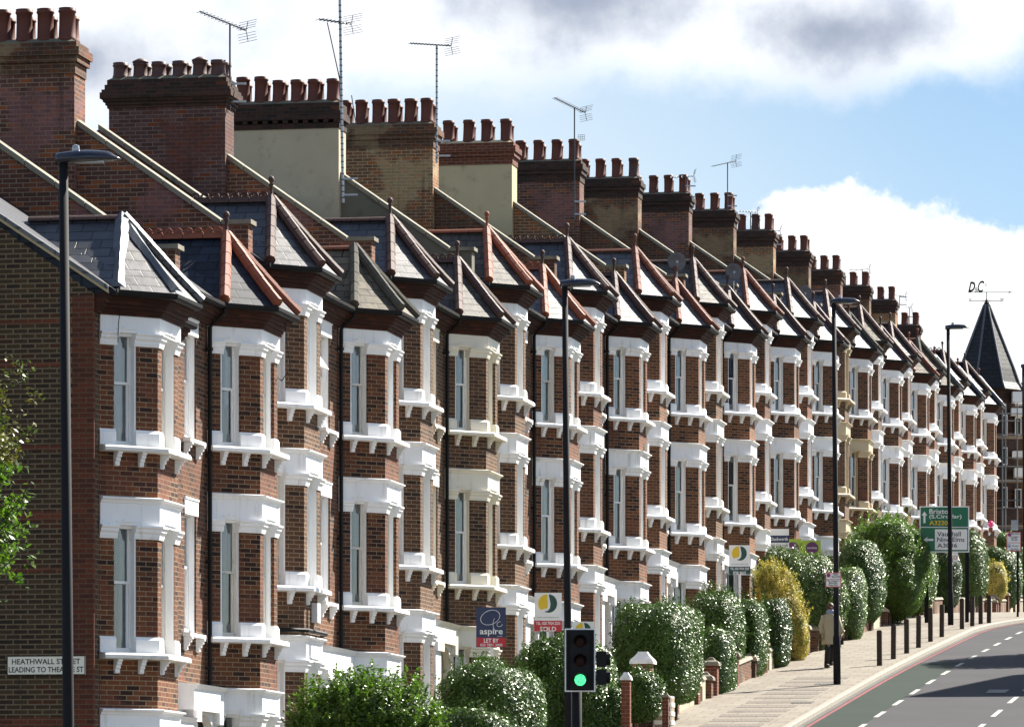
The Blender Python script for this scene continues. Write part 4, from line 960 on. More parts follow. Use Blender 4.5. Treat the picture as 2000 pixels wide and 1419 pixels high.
# near tree reaching in from the left
tx, ty = at(-150, 52), 52.0; tg = gw(tx, ty)
e = thing('street_tree', 'tree at the left edge with olive and bright green leaves', 'tree', (tx, ty, tg), 0)
rn = np.random.default_rng(4); PP, NN = [], []; b = MB()
b.tube([(0, 0, -.2), (.05, 0, 2.5), (.0, .1, 5.5), (.1, .1, 7.6)], .13, 8, .05)
b2 = MB()
ends = []
for i in range(115):
    z1 = zz(rn.choice([rn.uniform(705, 890), rn.uniform(860, 1000), rn.uniform(1010, 1120)]), ty)-tg
    px1 = rn.uniform(-130, 62) if z1 < zz(900, ty)-tg else rn.uniform(-130, 74)
    pass
    p1 = np.array([at(px1, ty)-tx, rn.uniform(-.5, .5), z1]); p0 = np.array([0, 0, max(z1-rn.uniform(.6, 1.4), 1.5)])
    b2.tube([p0, (p0+p1)/2+np.array([0, 0, .1]), p1], .018, 4, .005)
    for s_ in range(7):
        f = rn.uniform(.45, 1); q0 = p0+(p1-p0)*f; dr = rn.normal(size=3)+np.array([.3, 0, .7]); dr /= np.linalg.norm(dr); ln = rn.uniform(.12, .28)
        m_ = 11; ff = np.linspace(0, 1, m_)[:, None]; PP.append(q0+dr*ln*ff+rn.normal(size=(m_, 3))*.035); NN.append(np.tile(dr, (m_, 1))*.2)
b.build('trunk', 'bark', e); b2.build('branch', 'bark', e)
PP, NN = np.concatenate(PP), np.concatenate(NN); hi = PP[:, 2]+tg > zz(905, ty)
link('crown', leaf_mesh('crown', PP[hi], NN[hi], .062, 8, 'leaf_olive'), e); link('crown', leaf_mesh('crown', PP[~hi], NN[~hi], .075, 9, 'leaf_bright'), e)

# ------------------------------------------------------------ garden walls and piers
rw = random.Random(9)
for n in range(3, 31):
    kind = 'B' if n % 2 else 'A'; k = (n+1)//2; t0 = -7.3+PER*(k-1)+(0 if kind == 'B' else W)
    gate0 = t0+(3.5 if kind == 'B' else .5); walls = [(t0+.25, gate0-.15), (gate0+1.15, t0+W-.05)]
    mt = rw.choice(['render_grey', 'brick_brown', 'render_grey', 'brick_brown', 'stone'])
    e = thing('garden_wall', 'low %s front garden wall of the %s house up the hill' % ({'render_grey': 'grey rendered', 'brick_wall_red': 'red brick', 'render_cream': 'cream rendered', 'brick_brown': 'brown brick', 'stone': 'stone'}[mt], ORD[n-1]), 'wall', wd(t0, 2.75, g(t0)), RZ, 'front garden walls')
    for a, c in walls:
        if c-a < .3: continue
        b = MB(); b.solid([[(x-t0, -.11, g(x)-g(t0)-.3), (x-t0, .11, g(x)-g(t0)-.3), (x-t0, .11, g(x)-g(t0)+.62), (x-t0, -.11, g(x)-g(t0)+.62)] for x in np.linspace(a, c, 4)]); b.build('wall', mt, e)
        b = MB(); b.solid([[(x-t0, -.15, g(x)-g(t0)+.62), (x-t0, .15, g(x)-g(t0)+.62), (x-t0, .1, g(x)-g(t0)+.7), (x-t0, -.1, g(x)-g(t0)+.7)] for x in np.linspace(a, c, 4)]); b.build('coping', 'stone', e)
    for j, tp in enumerate((gate0-.0, gate0+1.0, t0+.05)):
        if rw.random() < .45: continue
        hh = rw.choice([.55, .7, .85])
        e2 = thing('gate_pier', 'brick gate pier with pale cap, %s at the front of the %s house' % (('lower gate pier', 'upper gate pier', 'boundary pier')[j], ORD[n-1]), 'pier', wd(tp, 2.78, g(tp)), RZ, 'brick garden piers')
        b = MB(); b.box(-.17, .17, -.17, .17, -.3, hh); b.build('shaft', rw.choice(['brick_wall_red', 'brick_brown', 'brick_brown']), e2)
        b = MB(); b.box(-.22, .22, -.22, .22, hh, hh+.06); b.solid([[(-s_, -s_, z_), (s_, -s_, z_), (s_, s_, z_), (-s_, s_, z_)] for s_, z_ in ((.21, hh+.06), (.19, hh+.1), (.11, hh+.14), (.06, hh+.2), (.03, hh+.22))]); b.build('cap', rw.choice(['stone', 'stone', 'render_grey']), e2)
def pier(px, Y, top, wpx, cap, mat, capmat, label):
    X = at(px, Y); gz = gw(X, Y); hh = zz(top, Y)-gz; hw = wpx*Y/F/2
    e2 = thing('gate_pier', label, 'pier', (X, Y, gz), RZ, 'brick garden piers')
    b = MB(); b.box(-hw, hw, -hw, hw, -.4, hh-cap); b.build('shaft', mat, e2)
    b = MB(); b.box(-hw*1.3, hw*1.3, -hw*1.3, hw*1.3, hh-cap, hh-cap*.8); b.solid([[(-s_, -s_, z_), (s_, -s_, z_), (s_, s_, z_), (-s_, s_, z_)] for s_, z_ in ((hw*1.28, hh-cap*.8), (hw*1.2, hh-cap*.65), (hw*.8, hh-cap*.35), (hw*.55, hh-cap*.1), (hw*.5, hh))]); b.build('cap', capmat, e2)
pier(1256, 113.5, 1272, 36, .28, 'brick_brown', 'paint_white', 'garden pier with broad white bell shaped cap in front of the large block hedge')
pier(1223, 101.5, 1312, 17, .16, 'brick_wall_red', 'paint_white', 'slim red brick gate pier with pointed pale cap right of the traffic light')
pier(1300, 110.0, 1352, 12, .1, 'brick_wall_red', 'stone', 'slim brick post left of the striped bin store')
# stacked crates / bin store by the hedge
X, Y = at(1298, 113.3), 113.3; gz = zz(1432, Y)
e = thing('bin_store', 'cream and brown slatted bin store between the hedges', 'bin store', (X, Y, gz), RZ)
for i in range(4):
    b = MB(); b.box(-.25, .25, -.2, .2, i*.2, i*.2+.1); b.build('slat', 'sign_cream', e)
    b = MB(); b.box(-.24, .24, -.19, .19, i*.2+.1, i*.2+.2); b.build('slat', 'bin_box', e)
b = MB(); b.box(-.3, .3, .2-.38, .24-.42, -.2, .85); b.build('side_panel', 'sign_white', e)

# ------------------------------------------------------------ street furniture
def lamp(px, Y, top, base, label, tilt=-.5, head=.78):
    X = at(px, Y); zb = zz(base, Y) if base else gw(X, Y)+.12; h = zz(top, Y)-zb
    e = thing('street_lamp', label, 'street lamp', (X, Y, zb), 0, 'black street lamps'); e.rotation_euler = (0, R(tilt), 0)
    b = MB(); b.lathe([(.095, -.2), (.095, 1.3), (.075, 1.36), (.07, 3), (.055, h-.05)], 14); b.build('post', 'post_black', e, True)
    b = MB(); b.box(-.055, .055, -.101, -.08, .5, 1.1); b.build('access_door', 'gutter_black', e)
    b = MB()       # lantern: a long flattened shell overhanging the road
    rings = []
    for i in range(17):
        f = i/16; x = -.09+head*f
        wv_ = .15*(1-max(f-.35, 0)**2*2.1) if f > .35 else .085+.065*(f/.35)**.6
        wv_ = max(wv_, .012); up = .055+.06*math.sin(math.pi*min(f*.8+.12, 1)) if f < .97 else .015; up *= 1 if f < .82 else 1-(f-.82)*4.6
        up = max(up, .012); dn = .055*(1-f)+.008
        if f == 1: wv_, up, dn = .01, .008, .008
        rings.append([(x, wv_*math.cos(a), (up if math.sin(a) > 0 else dn)*math.sin(a)) for a in [2*math.pi*k/16 for k in range(16)]])
    b.solid(rings); o = b.build('lantern', 'lamp_black', e, True); o.location = (0, 0, h)
    b = MB(); b.box(.10, .48, -.06, .06, -.043, -.005); o2 = b.build('lens', 'galvanised', o)
    b = MB(); b.lathe([(.045, 0), (.045, .05), (.038, .085), (.01, .095)], 10, (.15, 0, .085)); b.build('photocell', 'galvanised', o)
    return e
lamp(139, 60, 312, None, 'nearest street lamp, its black post rising in front of the brown gable wall')
lamp(1112, 94, 556, None, 'black street lamp rising just behind the traffic light')
L3 = lamp(1635, 128.4, 590, 1343, 'street lamp with a red route sign, standing in front of the walking person')
L4 = lamp(1857, 163, 640, 1235, 'street lamp standing in front of the green direction sign')
lamp(2003, 196, 715, 1210, 'farthest street lamp cut off by the right edge')
bp = [(1718, 1299, 1230), (1745, 1286, 1218), (1771, 1275, 1208), (1794, 1264, 1201), (1817.5, 1252, 1186), (1839.5, 1243, 1180), (1879, 1227.5, 1168), (1899, 1222, 1164), (1915.5, 1217.5, 1163), (1931.5, 1215.5, 1162)]
me = None
for i, (px, yb, yt) in enumerate(bp):
    Y = np.interp(yb, [1200, 1343], [175, 129]);
    Ys = np.linspace(120, 200, 800); err = [abs(zz(yb, y_)-(gw(at(px, y_), y_)+.12)) for y_ in Ys]; Y = float(Ys[int(np.argmin(err))])
    X = at(px, Y)
    if me is None:
        b = MB(); hh = .96; b.solid([[(-s_, -s_, z_), (s_, -s_, z_), (s_, s_, z_), (-s_, s_, z_)] for s_, z_ in ((.068, -.2), (.068, hh-.03), (.05, hh))]); me = b.mesh('bollard'); me.materials.append(M['timber_dark'])
    o = link('bollard', me, None, (X, Y, gw(X, Y)+.12), (R(.4 if i % 2 else -.3), R(-1.5 if i == 0 else (i*37 % 5-2)*.3), RZ)); o.scale = (1, 1, ((yb-yt)*Y/F)/.96)
    tag(o, 'dark square timber bollard, %s up the pavement from the walking person' % ORD[i], 'bollard', 'timber bollards along the pavement')

def board(px0, px1, y0, y1, Y, mat, name, label, cat, group=None, post=None, posts=None, border=None, postmat='post_black', th=.02, rz=0):
    X = at((px0+px1)/2, Y); z = zz((y0+y1)/2, Y); wv_ = (px1-px0)*Y/F; hv = (y1-y0)*Y/F; gz = gw(X, Y)
    e = thing(name, label, cat, (X, Y, gz), rz, group)
    b = MB(); b.box(-wv_/2, wv_/2, 0, th, z-gz-hv/2, z-gz+hv/2); b.build('board', mat, e)
    if border:
        b = MB(); f = border[1]; zc = z-gz
        for q in ((-wv_/2, wv_/2, zc+hv/2-f, zc+hv/2), (-wv_/2, wv_/2, zc-hv/2, zc-hv/2+f), (-wv_/2, -wv_/2+f, zc-hv/2+f, zc+hv/2-f), (wv_/2-f, wv_/2, zc-hv/2+f, zc+hv/2-f)): b.box(q[0], q[1], -.004, .0, q[2], q[3])
        b.build('border', border[0], e)
    for pp, pw, pt_ in (posts or []):
        b = MB(); xo = at(pp, Y)-X; b.box(xo-pw/2, xo+pw/2, th, th+pw, -.2, z-gz+hv/2*(pt_)); b.build('post', postmat, e)
    return e, (lambda px, py, d=-.006: (at(px, Y)-X, d, zz(py, Y)-gz)), Y/F
def panel(e, P_, s, x0, x1, y0, y1, mat, name='panel', d=.004):
    a = P_(x0, y1, -d); c = P_(x1, y0, -d); b = MB(); b.box(a[0], c[0], -d, .0, a[2], c[2]); return b.build(name, mat, e)
def shape(e, P_, pts, mat, name='logo', d=-.008):
    b = MB(); b.solid([[(P_(x, y)[0], yy_, P_(x, y)[2]) for x, y in pts] for yy_ in (d, 0)]); return b.build(name, mat, e)
def arc(cx, cy, rx, ry, a0, a1, n=14): return [(cx+rx*math.cos(R(a0+(a1-a0)*i/n)), cy-ry*math.sin(R(a0+(a1-a0)*i/n))) for i in range(n+1)]
# green direction sign
e, P_, s = board(1796, 1893, 988, 1078, 165.5, 'sign_green', 'direction_sign', 'large green direction sign for Brixton with white Vauxhall panel', 'road sign', posts=[(1889, .12, .8), (1810, .12, .8)], border=('sign_white', .035))
panel(e, P_, s, 1797, 1892, 1028.2, 1029.6, 'sign_white', 'border', .006)
panel(e, P_, s, 1826, 1889, 1033, 1073, 'sign_white', 'white_panel', .006)
text('Brixton', 44*s, 9.5*s, 'sign_white', e, P_(1837, 998, -.012), bold=.01); text('(S.Circular)', 63*s, 10*s, 'sign_white', e, P_(1846.5, 1009, -.012), bold=.01); text('A3220', 36*s, 8.5*s, 'sign_yellow', e, P_(1833, 1020.5, -.012), bold=.015)
text('Vauxhall', 46*s, 9*s, 'sign_black', e, P_(1853.5, 1042, -.012), bold=.01); text('Nine Elms', 53*s, 9*s, 'sign_black', e, P_(1857, 1053, -.012), bold=.01); text('A3036', 39*s, 8.5*s, 'sign_black', e, P_(1850, 1064.5, -.012), bold=.01)
shape(e, P_, [(1803.5, 1021), (1807.5, 1021), (1807.5, 1006), (1811, 1006), (1805.5, 998), (1800, 1006), (1803.5, 1006)], 'sign_white', 'arrow')
shape(e, P_, [(1823, 1051.5), (1823, 1055.5), (1810, 1055.5), (1812, 1059), (1803, 1053.5), (1812, 1048), (1810, 1051.5)], 'sign_white', 'arrow')
# red route sign on lamp 3
def red_route(px0, px1, y0, y1, Y, label, parking=False, post=None):
    e, P_, s = board(px0, px1, y0, y1, Y, 'sign_white', 'route_sign', label, 'road sign', border=('sign_red', .02), posts=post)
    w_, h_ = px1-px0, y1-y0
    hh = h_ if not parking else h_*.5
    cx, cy = px0+w_*.2, y0+hh*(.2 if not parking else .28)
    shape(e, P_, arc(cx, cy, w_*.13, w_*.13, 0, 360)[:-1], 'sign_red', 'symbol', -.006); shape(e, P_, arc(cx, cy, w_*.095, w_*.095, 0, 360)[:-1], 'sign_blue', 'symbol', -.009)
    for sg in (1, -1): shape(e, P_, [(cx-w_*.08, cy-sg*w_*.06), (cx-w_*.06, cy-sg*w_*.08), (cx+w_*.08, cy+sg*w_*.06), (cx+w_*.06, cy+sg*w_*.08)], 'sign_red', 'symbol', -.012)
    if not parking:
        text('RED\nROUTE', w_*.5*s, h_*.3*s, 'sign_black', e, P_(px0+w_*.66, y0+h_*.22, -.008), bold=.02)
        panel(e, P_, s, px0+1, px1-1, y0+h_*.44, y0+h_*.47, 'sign_red', 'border', .006)
        text('No stopping\nMon-Sat\n7am-7pm', w_*.8*s, h_*.42*s, 'sign_black', e, P_(px0+w_*.5, y0+h_*.72, -.008), bold=.02)
    else:
        text('RED ROUTE', w_*.6*s, h_*.08*s, 'sign_black', e, P_(px0+w_*.62, y0+h_*.1, -.008), bold=.02)
        text('No stopping\nMon-Sat\n7am-7pm', w_*.6*s, h_*.26*s, 'sign_black', e, P_(px0+w_*.55, y0+h_*.34, -.008), bold=.02)
        panel(e, P_, s, px0+1, px1-1, y0+h_*.55, y0+h_*.57, 'sign_red', 'border', .006)
        panel(e, P_, s, px0+w_*.08, px0+w_*.26, y0+h_*.64, y0+h_*.80, 'sign_blue', 'symbol', .008)
        text('P', w_*.1*s, h_*.11*s, 'sign_white', e, P_(px0+w_*.17, y0+h_*.72, -.012), bold=.02)
        text('30 mins', w_*.45*s, h_*.08*s, 'sign_black', e, P_(px0+w_*.6, y0+h_*.72, -.008), bold=.02); text('No return\nwithin 1 hour', w_*.7*s, h_*.13*s, 'sign_black', e, P_(px0+w_*.55, y0+h_*.9, -.008), bold=.02)
    return e
red_route(1612, 1643, 1117, 1146, 128.1, 'white red route no stopping sign on the lamp post by the walking person')
red_route(1966, 1994, 1038, 1076, 171, 'white parking and red route sign on its own slim pole at the right edge', True, [(1988, .07, .9)])
e, P_, s = board(1975, 1989, 1015, 1035, 171.3, 'galvanised', 'sign_plate', 'plain grey sign plate above the parking sign at the right edge', 'road sign', posts=[(1988, .06, 1)])
e, P_, s = board(1861, 1871, 1078, 1097, 164.5, 'sign_white', 'sign_plate', 'small white prohibition plate on a pole under the green direction sign', 'road sign')
shape(e, P_, arc(1866, 1088, 3.6, 3.6, 0, 360)[:-1], 'sign_red', 'symbol', -.006); shape(e, P_, arc(1866, 1088, 2.5, 2.5, 0, 360)[:-1], 'sign_white', 'symbol', -.009)
# estate boards
e, P_, s = board(930, 988, 1185, 1263, 97.5, 'sign_navy', 'estate_board', 'navy and red letting board reading aspire LET BY', 'sign board', 'estate agent boards', posts=[(961, .06, .9)], postmat='sign_white')
panel(e, P_, s, 931, 988, 1244.5, 1262.5, 'sign_red', 'red_panel', .004)
text('aspire', 45*s, 15*s, 'sign_white', e, P_(959.5, 1234, -.01), bold=.015); text('LET BY', 29*s, 8*s, 'sign_white', e, P_(959.5, 1250, -.01), bold=.02); text('020 7801 3400', 43*s, 5.5*s, 'sign_white', e, P_(959.5, 1258.6, -.01), bold=.01); text('.co.uk', 11*s, 2.6*s, 'sign_white', e, P_(976, 1241.3, -.01))
def ring_logo(cx, cy, rx, ry, rot, th, a0=0, a1=360):
    b = MB(); n = 28; pts = []
    for i in range(n+1):
        a = R(a0+(a1-a0)*i/n); x, y = rx*math.cos(a), ry*math.sin(a); xr, yr = x*math.cos(rot)-y*math.sin(rot), x*math.sin(rot)+y*math.cos(rot)
        pts.append(P_(cx+xr, cy-yr))
    b.tube(pts, th*s, 5); b.build('logo', 'sign_white', e)
ring_logo(957.5, 1205, 19.5, 13.5, R(22), .55); ring_logo(976, 1218, 5.5, 4.5, R(35), .5, 40, 320); ring_logo(985, 1218, 22, 22, 0, .5, 150, 215)
def j_board(px0, px1, y0, y1, Y, foot, label, l1, l2, posts, h2=None):
    global e, P_, s
    e, P_, s = board(px0, px1, y0, y1, Y, 'sign_white', 'estate_board', label, 'sign board', 'estate agent boards', posts=posts, postmat='frame_white')
    w_ = px1-px0; cx, cy = px0+w_*.49, y0+(w_*.39); r = w_*.34
    shape(e, P_, arc(cx-1.2, cy, r*.98, r, 90, 225)+[(cx-w_*.02, cy+w_*.17), (cx+w_*.0, cy)], 'sign_yellow')
    shape(e, P_, arc(cx+1.6, cy, r*.92, r, 90, -120)+[(cx+w_*.0, cy+w_*.27), (cx+w_*.08, cy+w_*.17), (cx+w_*.1, cy)], 'sign_dkgreen')
    text('jacksonsestateagents.com', w_*.8*s, w_*.055*s, 'sign_dkgreen', e, P_(px0+w_/2, y0+w_*.9, -.008))
    yt = y0+w_*1.02
    panel(e, P_, s, px0-.6, px1+.6, yt, y1, foot, 'foot_panel', .005)
    text(l1, w_*.9*s, w_*.11*s, 'sign_white', e, P_(px0+w_/2, yt+w_*.1, -.012), bold=.015); text(l2, w_*.6*s, w_*.17*s, 'sign_white', e, P_(px0+w_/2, yt+w_*.31, -.012), bold=.025)
j_board(1044, 1097, 1157, 1232, 106.5, 'sign_red', 'white board with yellow and green logo above a red SOLD panel', 'TEL: 020 7924 2255', 'SOLD', [(1070, .06, .9)])
j_board(1118, 1161, 1213, 1275, 104.8, 'sign_red', 'white board with yellow and green logo half hidden behind the traffic light', 'TEL: 020 7924 2255', 'SOLD', [(1140, .06, .9)])
j_board(1424, 1465, 1064, 1120, 135, 'sign_dkgreen', 'white board with yellow and green logo above a green FOR SALE panel', 'TEL: 020 7924 2255', 'FOR SALE', [(1445, .07, .9)])
e, P_, s = board(1505, 1541, 1032, 1072, 149.0, 'sign_white', 'estate_board', 'white estate board with a dark band behind the silvery bush', 'sign board', 'estate agent boards', posts=[(1522, .07, .9)])
panel(e, P_, s, 1505, 1541, 1045, 1059, 'sign_navy', 'dark_band', .004); text('Duckworth', 33*s, 6.5*s, 'sign_white', e, P_(1522, 1052, -.01), bold=.01); text('020 7228 9200', 32*s, 5*s, 'sign_black', e, P_(1522, 1065, -.01))
for px0, lab in ((1528, 'left'), (1566, 'right')):
    e, P_, s = board(px0, px0+37, 1052 if px0 < 1550 else 1055, 1095, 150.0+(px0 > 1550), 'sign_lime', 'estate_board', '%s of the two lime green boards with a purple disc' % lab, 'sign board', 'estate agent boards', posts=[(px0+18, .07, .9)])
    shape(e, P_, arc(px0+20, 1070, 12.5, 12.5, 0, 360)[:-1], 'sign_purple', 'disc'); text('courtenay' if lab == 'left' else 'haart' if False else 'courtenay', 19*s, 5*s, 'sign_white', e, P_(px0+20, 1070, -.013))
# street name plate on the gable
lv = 6.65; p0 = wd(-7.33, 0, 0)
e = thing('street_name_plate', 'cream street name plate with black letters on the brown gable wall', 'street sign', wd(-7.345, -.75, 3.2), RZ)
zc = 0.0; pc = lambda px, py: (0, 0, 0)
w_ = 1.26; h_ = .30
b = MB(); b.box(-.03, .0, -w_/2, w_/2, -h_/2, h_/2); b.build('plate', 'sign_cream', e)
b = MB()
for q in ((-w_/2, w_/2, h_/2-.012, h_/2), (-w_/2, w_/2, -h_/2, -h_/2+.012), (-w_/2, -w_/2+.012, -h_/2+.012, h_/2-.012), (w_/2-.012, w_/2, -h_/2+.012, h_/2-.012)): b.box(-.034, -.03, q[0], q[1], q[2], q[3])
b.build('border', 'sign_black', e)
text('HEATHWALL STREET', 1.10, .085, 'sign_black', e, (-.034, .0, .06), -R(90), bold=.012); text('LEADING TO THEATRE ST', 1.2, .085, 'sign_black', e, (-.034, .0, -.065), -R(90), bold=.012)
# traffic light
Y = 80.0; X = at(1133, Y); gz = gw(X, Y); zc = zz(1288, Y)-gz
e = thing('traffic_light', 'black traffic light with white edged backing board showing green', 'traffic light', (X, Y, gz), 0)
b = MB(); b.lathe([(.08, -.2), (.08, zc+.35)], 12, (-.05, .12, 0)); b.build('post', 'post_black', e, True)
hw, hh = .245, .505
b = MB(); b.box(-hw, hw, .03, .045, zc-hh, zc+hh); b.build('backing_board', 'iron_black', e)
b = MB()
for q in ((-hw, hw, hh-.022, hh), (-hw, hw, -hh, -hh+.022), (-hw, -hw+.022, -hh+.022, hh-.022), (hw-.022, hw, -hh+.022, hh-.022)): b.box(q[0], q[1], .022, .03, zc+q[2], zc+q[3])
b.build('border', 'sign_white', e)
b = MB(); b.box(-.155, .155, -.10, .1, zc-.46, zc+.46); hd = b.build('signal_head', 'iron_black', e)
for i, mt in enumerate(('lens_dark', 'lens_dark', 'signal_green')):
    z_ = zc+.29-i*.305
    b = MB(); b.solid([[(r_*math.cos(a), y_, r_*math.sin(a)+z_) for a in [2*math.pi*k/24 for k in range(24)]] for r_, y_ in ((.092, -.104), (.085, -.115), (.04, -.125), (.001, -.127))]); b.build('lens', mt, e, True)
    b = MB()          # visor
    A = [R(-25+230*k/16) for k in range(17)]
    b.solid([[(.113*math.cos(a), -.10, z_+.113*math.sin(a)), (.113*math.cos(a), -.10-.16*(.45+.55*max(math.sin(a), 0)), z_+.113*math.sin(a)), (.106*math.cos(a), -.10-.16*(.45+.55*max(math.sin(a), 0)), z_+.106*math.sin(a)), (.106*math.cos(a), -.10, z_+.106*math.sin(a))] for a in A]); b.build('visor', 'iron_black', hd)
b = MB()
for z_ in (zc+.02, zc-.27):
    b.box(.26, .42, .02, .3, z_-.12, z_+.12)
    b.solid([[(.42+d_, .16+.1*math.cos(a), z_+.1*math.sin(a)) for a in [2*math.pi*k/14 for k in range(14)]] for d_ in (0, .06)])
b.tube([(-.05, .12, zc+.1), (.3, .14, zc+.05)], .03, 6); b.tube([(-.05, .12, zc-.3), (.3, .14, zc-.3)], .03, 6)
b.build('side_head', 'iron_black', e)

# ------------------------------------------------------------ aerials and dishes
def bars(b, p, q, r): b.tube([p, q], r, 5)
def yagi(b, c, d, L, n, el_, r=.006, up=Vector((0, 0, 1)), refl=True, tilt=0):
    """directional array: boom along d from c, cross elements along el_"""
    d = d.normalized(); c = Vector(c); bars(b, c-d*L*.35, c+d*L*.65, r*1.8)
    s_ = d.cross(up).normalized()
    for i in range(n):
        p = c-d*L*.3+d*L*.93*i/(n-1); bars(b, p-s_*el_*.5, p+s_*el_*.5, r)
        bars(b, p-s_*.02-up*.02, p+s_*.02+up*.02, r*2.2)
    if refl:
        p = c-d*L*.35
        for sg in (1, -1):
            q = p-d*.05+up*sg*.2
            bars(b, p, q, r*1.3)
            for k in range(4): m_ = p.lerp(q, (k+1)/4); bars(b, m_-s_*.3, m_+s_*.3, r*.8)
def aerial(px, Y, top, bot, label, d=(-1, -.3, 0), L=.95, n=12, mast=.018, kind='yagi', lean=0, matm='aerial_dark', extra=None, el_=.2, bandmast=False, zoff=0):
    X = at(px, Y); zb = zz(bot, Y); h = zz(top, Y)-zb
    e = thing('tv_aerial', label, 'aerial', (X, Y, zb), 0, 'rooftop television aerials'); e.rotation_euler = (0, R(lean), 0)
    b = MB(); b.lathe([(mast, 0), (mast, h)], 8); b.build('mast', matm, e)
    if bandmast:
        b = MB()
        for i in range(int(h/.13)): b.lathe([(mast*1.15, 0), (mast*1.15, .02)], 8, (0, 0, .1+i*.13))
        b.build('cable_ties', 'iron_black', e)
    b = MB(); yagi(b, (0, 0, h-zoff), Vector(d), L, n, el_, up=Vector((0, 0, 1)))
    b.build('antenna', 'aerial_dark', e)
    for z_ in (.15, .5):
        b = MB(); b.box(0, .32, -.02, .02, z_, z_+.04); b.build('wall_bracket', 'galvanised', e)
    if extra: extra(e, h)
    return e
aerial(449, 98.9, 47, 215, 'aerial with a long drooping boom on the second chimney stack from the left', d=(-.75, -.6, .22), L=1.15, n=13, lean=0, el_=.26)
def second(e, h):
    b = MB(); bars(b, (-.28, 0, h-.62), (-.02, 0, h-1.9), .014); bars(b, (.22, 0, h-2.2), (.30, 0, h-4.1+1.3), .012); b.build('stay', 'aerial_dark', e)
aerial(670, 108.6, -12, 396, 'tall banded aerial mast in front of the grey rendered chimney', d=(-.7, -.7, .0), L=.95, n=9, mast=.03, matm='galvanised', bandmast=True, lean=-.9, extra=second, el_=.3, zoff=.62)
aerial(853, 119.0, 88, 318, 'banded mast with a level aerial on the stock brick chimney', d=(-.8, -.6, -.05), L=1.2, n=13, mast=.025, matm='galvanised', bandmast=True, el_=.24)
def panelant(e, h):
    b = MB()
    for k in range(4): bars(b, (.1, 0, h-.86-.05*k+.1), (.28, 0, h-.86-.05*k+.1), .005); bars(b, (.1+.06*k, 0, h-.91), (.1+.06*k, 0, h-.76), .005)
    b.build('small_antenna', 'aerial_dark', e)
aerial(1122, 139.3, 210, 430, 'aerial with a grid boom above the sixth chimney stack', d=(-.8, -.55, .3), L=1.1, n=16, el_=.28, extra=panelant)
aerial(1421, 170.0, 318, 412, 'upright aerial with a rising boom above the ninth chimney stack', d=(-.8, -.55, -.25), L=1.0, n=11, el_=.3)
aerial(1339, 160.0, 345, 395, 'short aerial with a thin boom behind the eighth chimney stack', d=(-1, -.1, -.08), L=.75, n=5, el_=.25)
aerial(1466, 181, 414, 452, 'small aerial over the tenth chimney stack', d=(-1, -.2, .05), L=.7, n=7, el_=.3)
aerial(1510, 188, 450, 486, 'small aerial between the tenth and eleventh chimney stacks', d=(-1, -.1, .05), L=.75, n=6, el_=.3)
aerial(1684, 212, 526, 590, 'thin aerial right of the thirteenth chimney stack against the cloud', d=(-1, -.1, -.06), L=.85, n=6, el_=.25)
aerial(1757, 226, 577, 602, 'thin aerial above the last but one chimney stack', d=(-1, -.3, .1), L=.8, n=9, el_=.3)
aerial(1776, 234, 600, 640, 'stub aerial on the last chimney stack', d=(-1, -.3, .0), L=.3, n=4, el_=.3)
def dish(px, Y, py, rpx, label):
    X = at(px, Y); r = rpx*Y/F; z = zz(py, Y)
    e = thing('satellite_dish', label, 'satellite dish', (X, Y, z-1.0), 0, 'rooftop satellite dishes')
    b = MB(); b.bm.free(); b.bm = bmesh.new()
    rings = [[(r*f*math.cos(a), .10*(f*f)*-1+.1, r*f*math.sin(a)+1.0) for a in [2*math.pi*k/22 for k in range(22)]] for f in (.02, .35, .7, 1)]
    rings += [[(x, y+.015, z_) for x, y, z_ in rg] for rg in rings[::-1]]
    b.solid(rings, True); o = b.build('dish', 'dish_grey', e, True); o.rotation_euler = (0, 0, R(18))
    b = MB(); b.tube([(0, .1, .0), (0, .12, 1.0)], .02, 6); b.build('mast', 'galvanised', e)
    b = MB(); b.tube([(0, .05, 1.0-r*.8), (0, -.35, .95)], .01, 5); b.box(-.03, .03, -.4, -.33, .92, .98); b.build('receiver_arm', 'galvanised', e)
dish(1322, 137.8, 511, 19, 'round grey satellite dish leftmost above the bay roofs')
dish(1433, 148.0, 531, 17, 'middle grey satellite dish standing above the parapet')
dish(1572, 167.5, 572, 15, 'farthest grey satellite dish near the seventeenth bay roof')

# ------------------------------------------------------------ turret building at the crest
Y = 262.0; s = Y/F; X = at(1927, Y)
e = thing('turret_building', 'brick corner building with a tall dark spire at the crest', 'building', (X, Y, 0), 0)
zsp = lambda py: zz(py, Y)
def octring(r, z, n=8): return [(r*math.cos(math.pi/8+2*math.pi*k/n), r*math.sin(math.pi/8+2*math.pi*k/n), z) for k in range(n)]
b = MB(); b.solid([octring(r*s, zsp(py)) for r, py in ((74, 764), (66, 750), (56, 722), (5.5, 596), (4.5, 592))]); sp_ = b.build('spire', 'slate_dark', e)
b = MB()
for k in range(8):
    a = math.pi/8+2*math.pi*k/8
    b.tube([(r*s*math.cos(a), r*s*math.sin(a), zsp(py)+.02) for r, py in ((74, 764), (66, 750), (56, 722), (5.5, 596))], .055, 6)
b.build('lead_roll', 'lead', sp_)
b = MB(); b.solid([octring(r*s, zsp(py)) for r, py in ((14.5, 622), (5.8, 594), (4.5, 590), (2, 588))]); b.build('lead_cap', 'slate_dark', sp_)
wv = thing('weather_vane', 'iron weather vane with letters on the tip of the dark spire', 'weather vane', (X, Y, zsp(590)), 0)
vz = lambda py: zsp(py)-zsp(590)
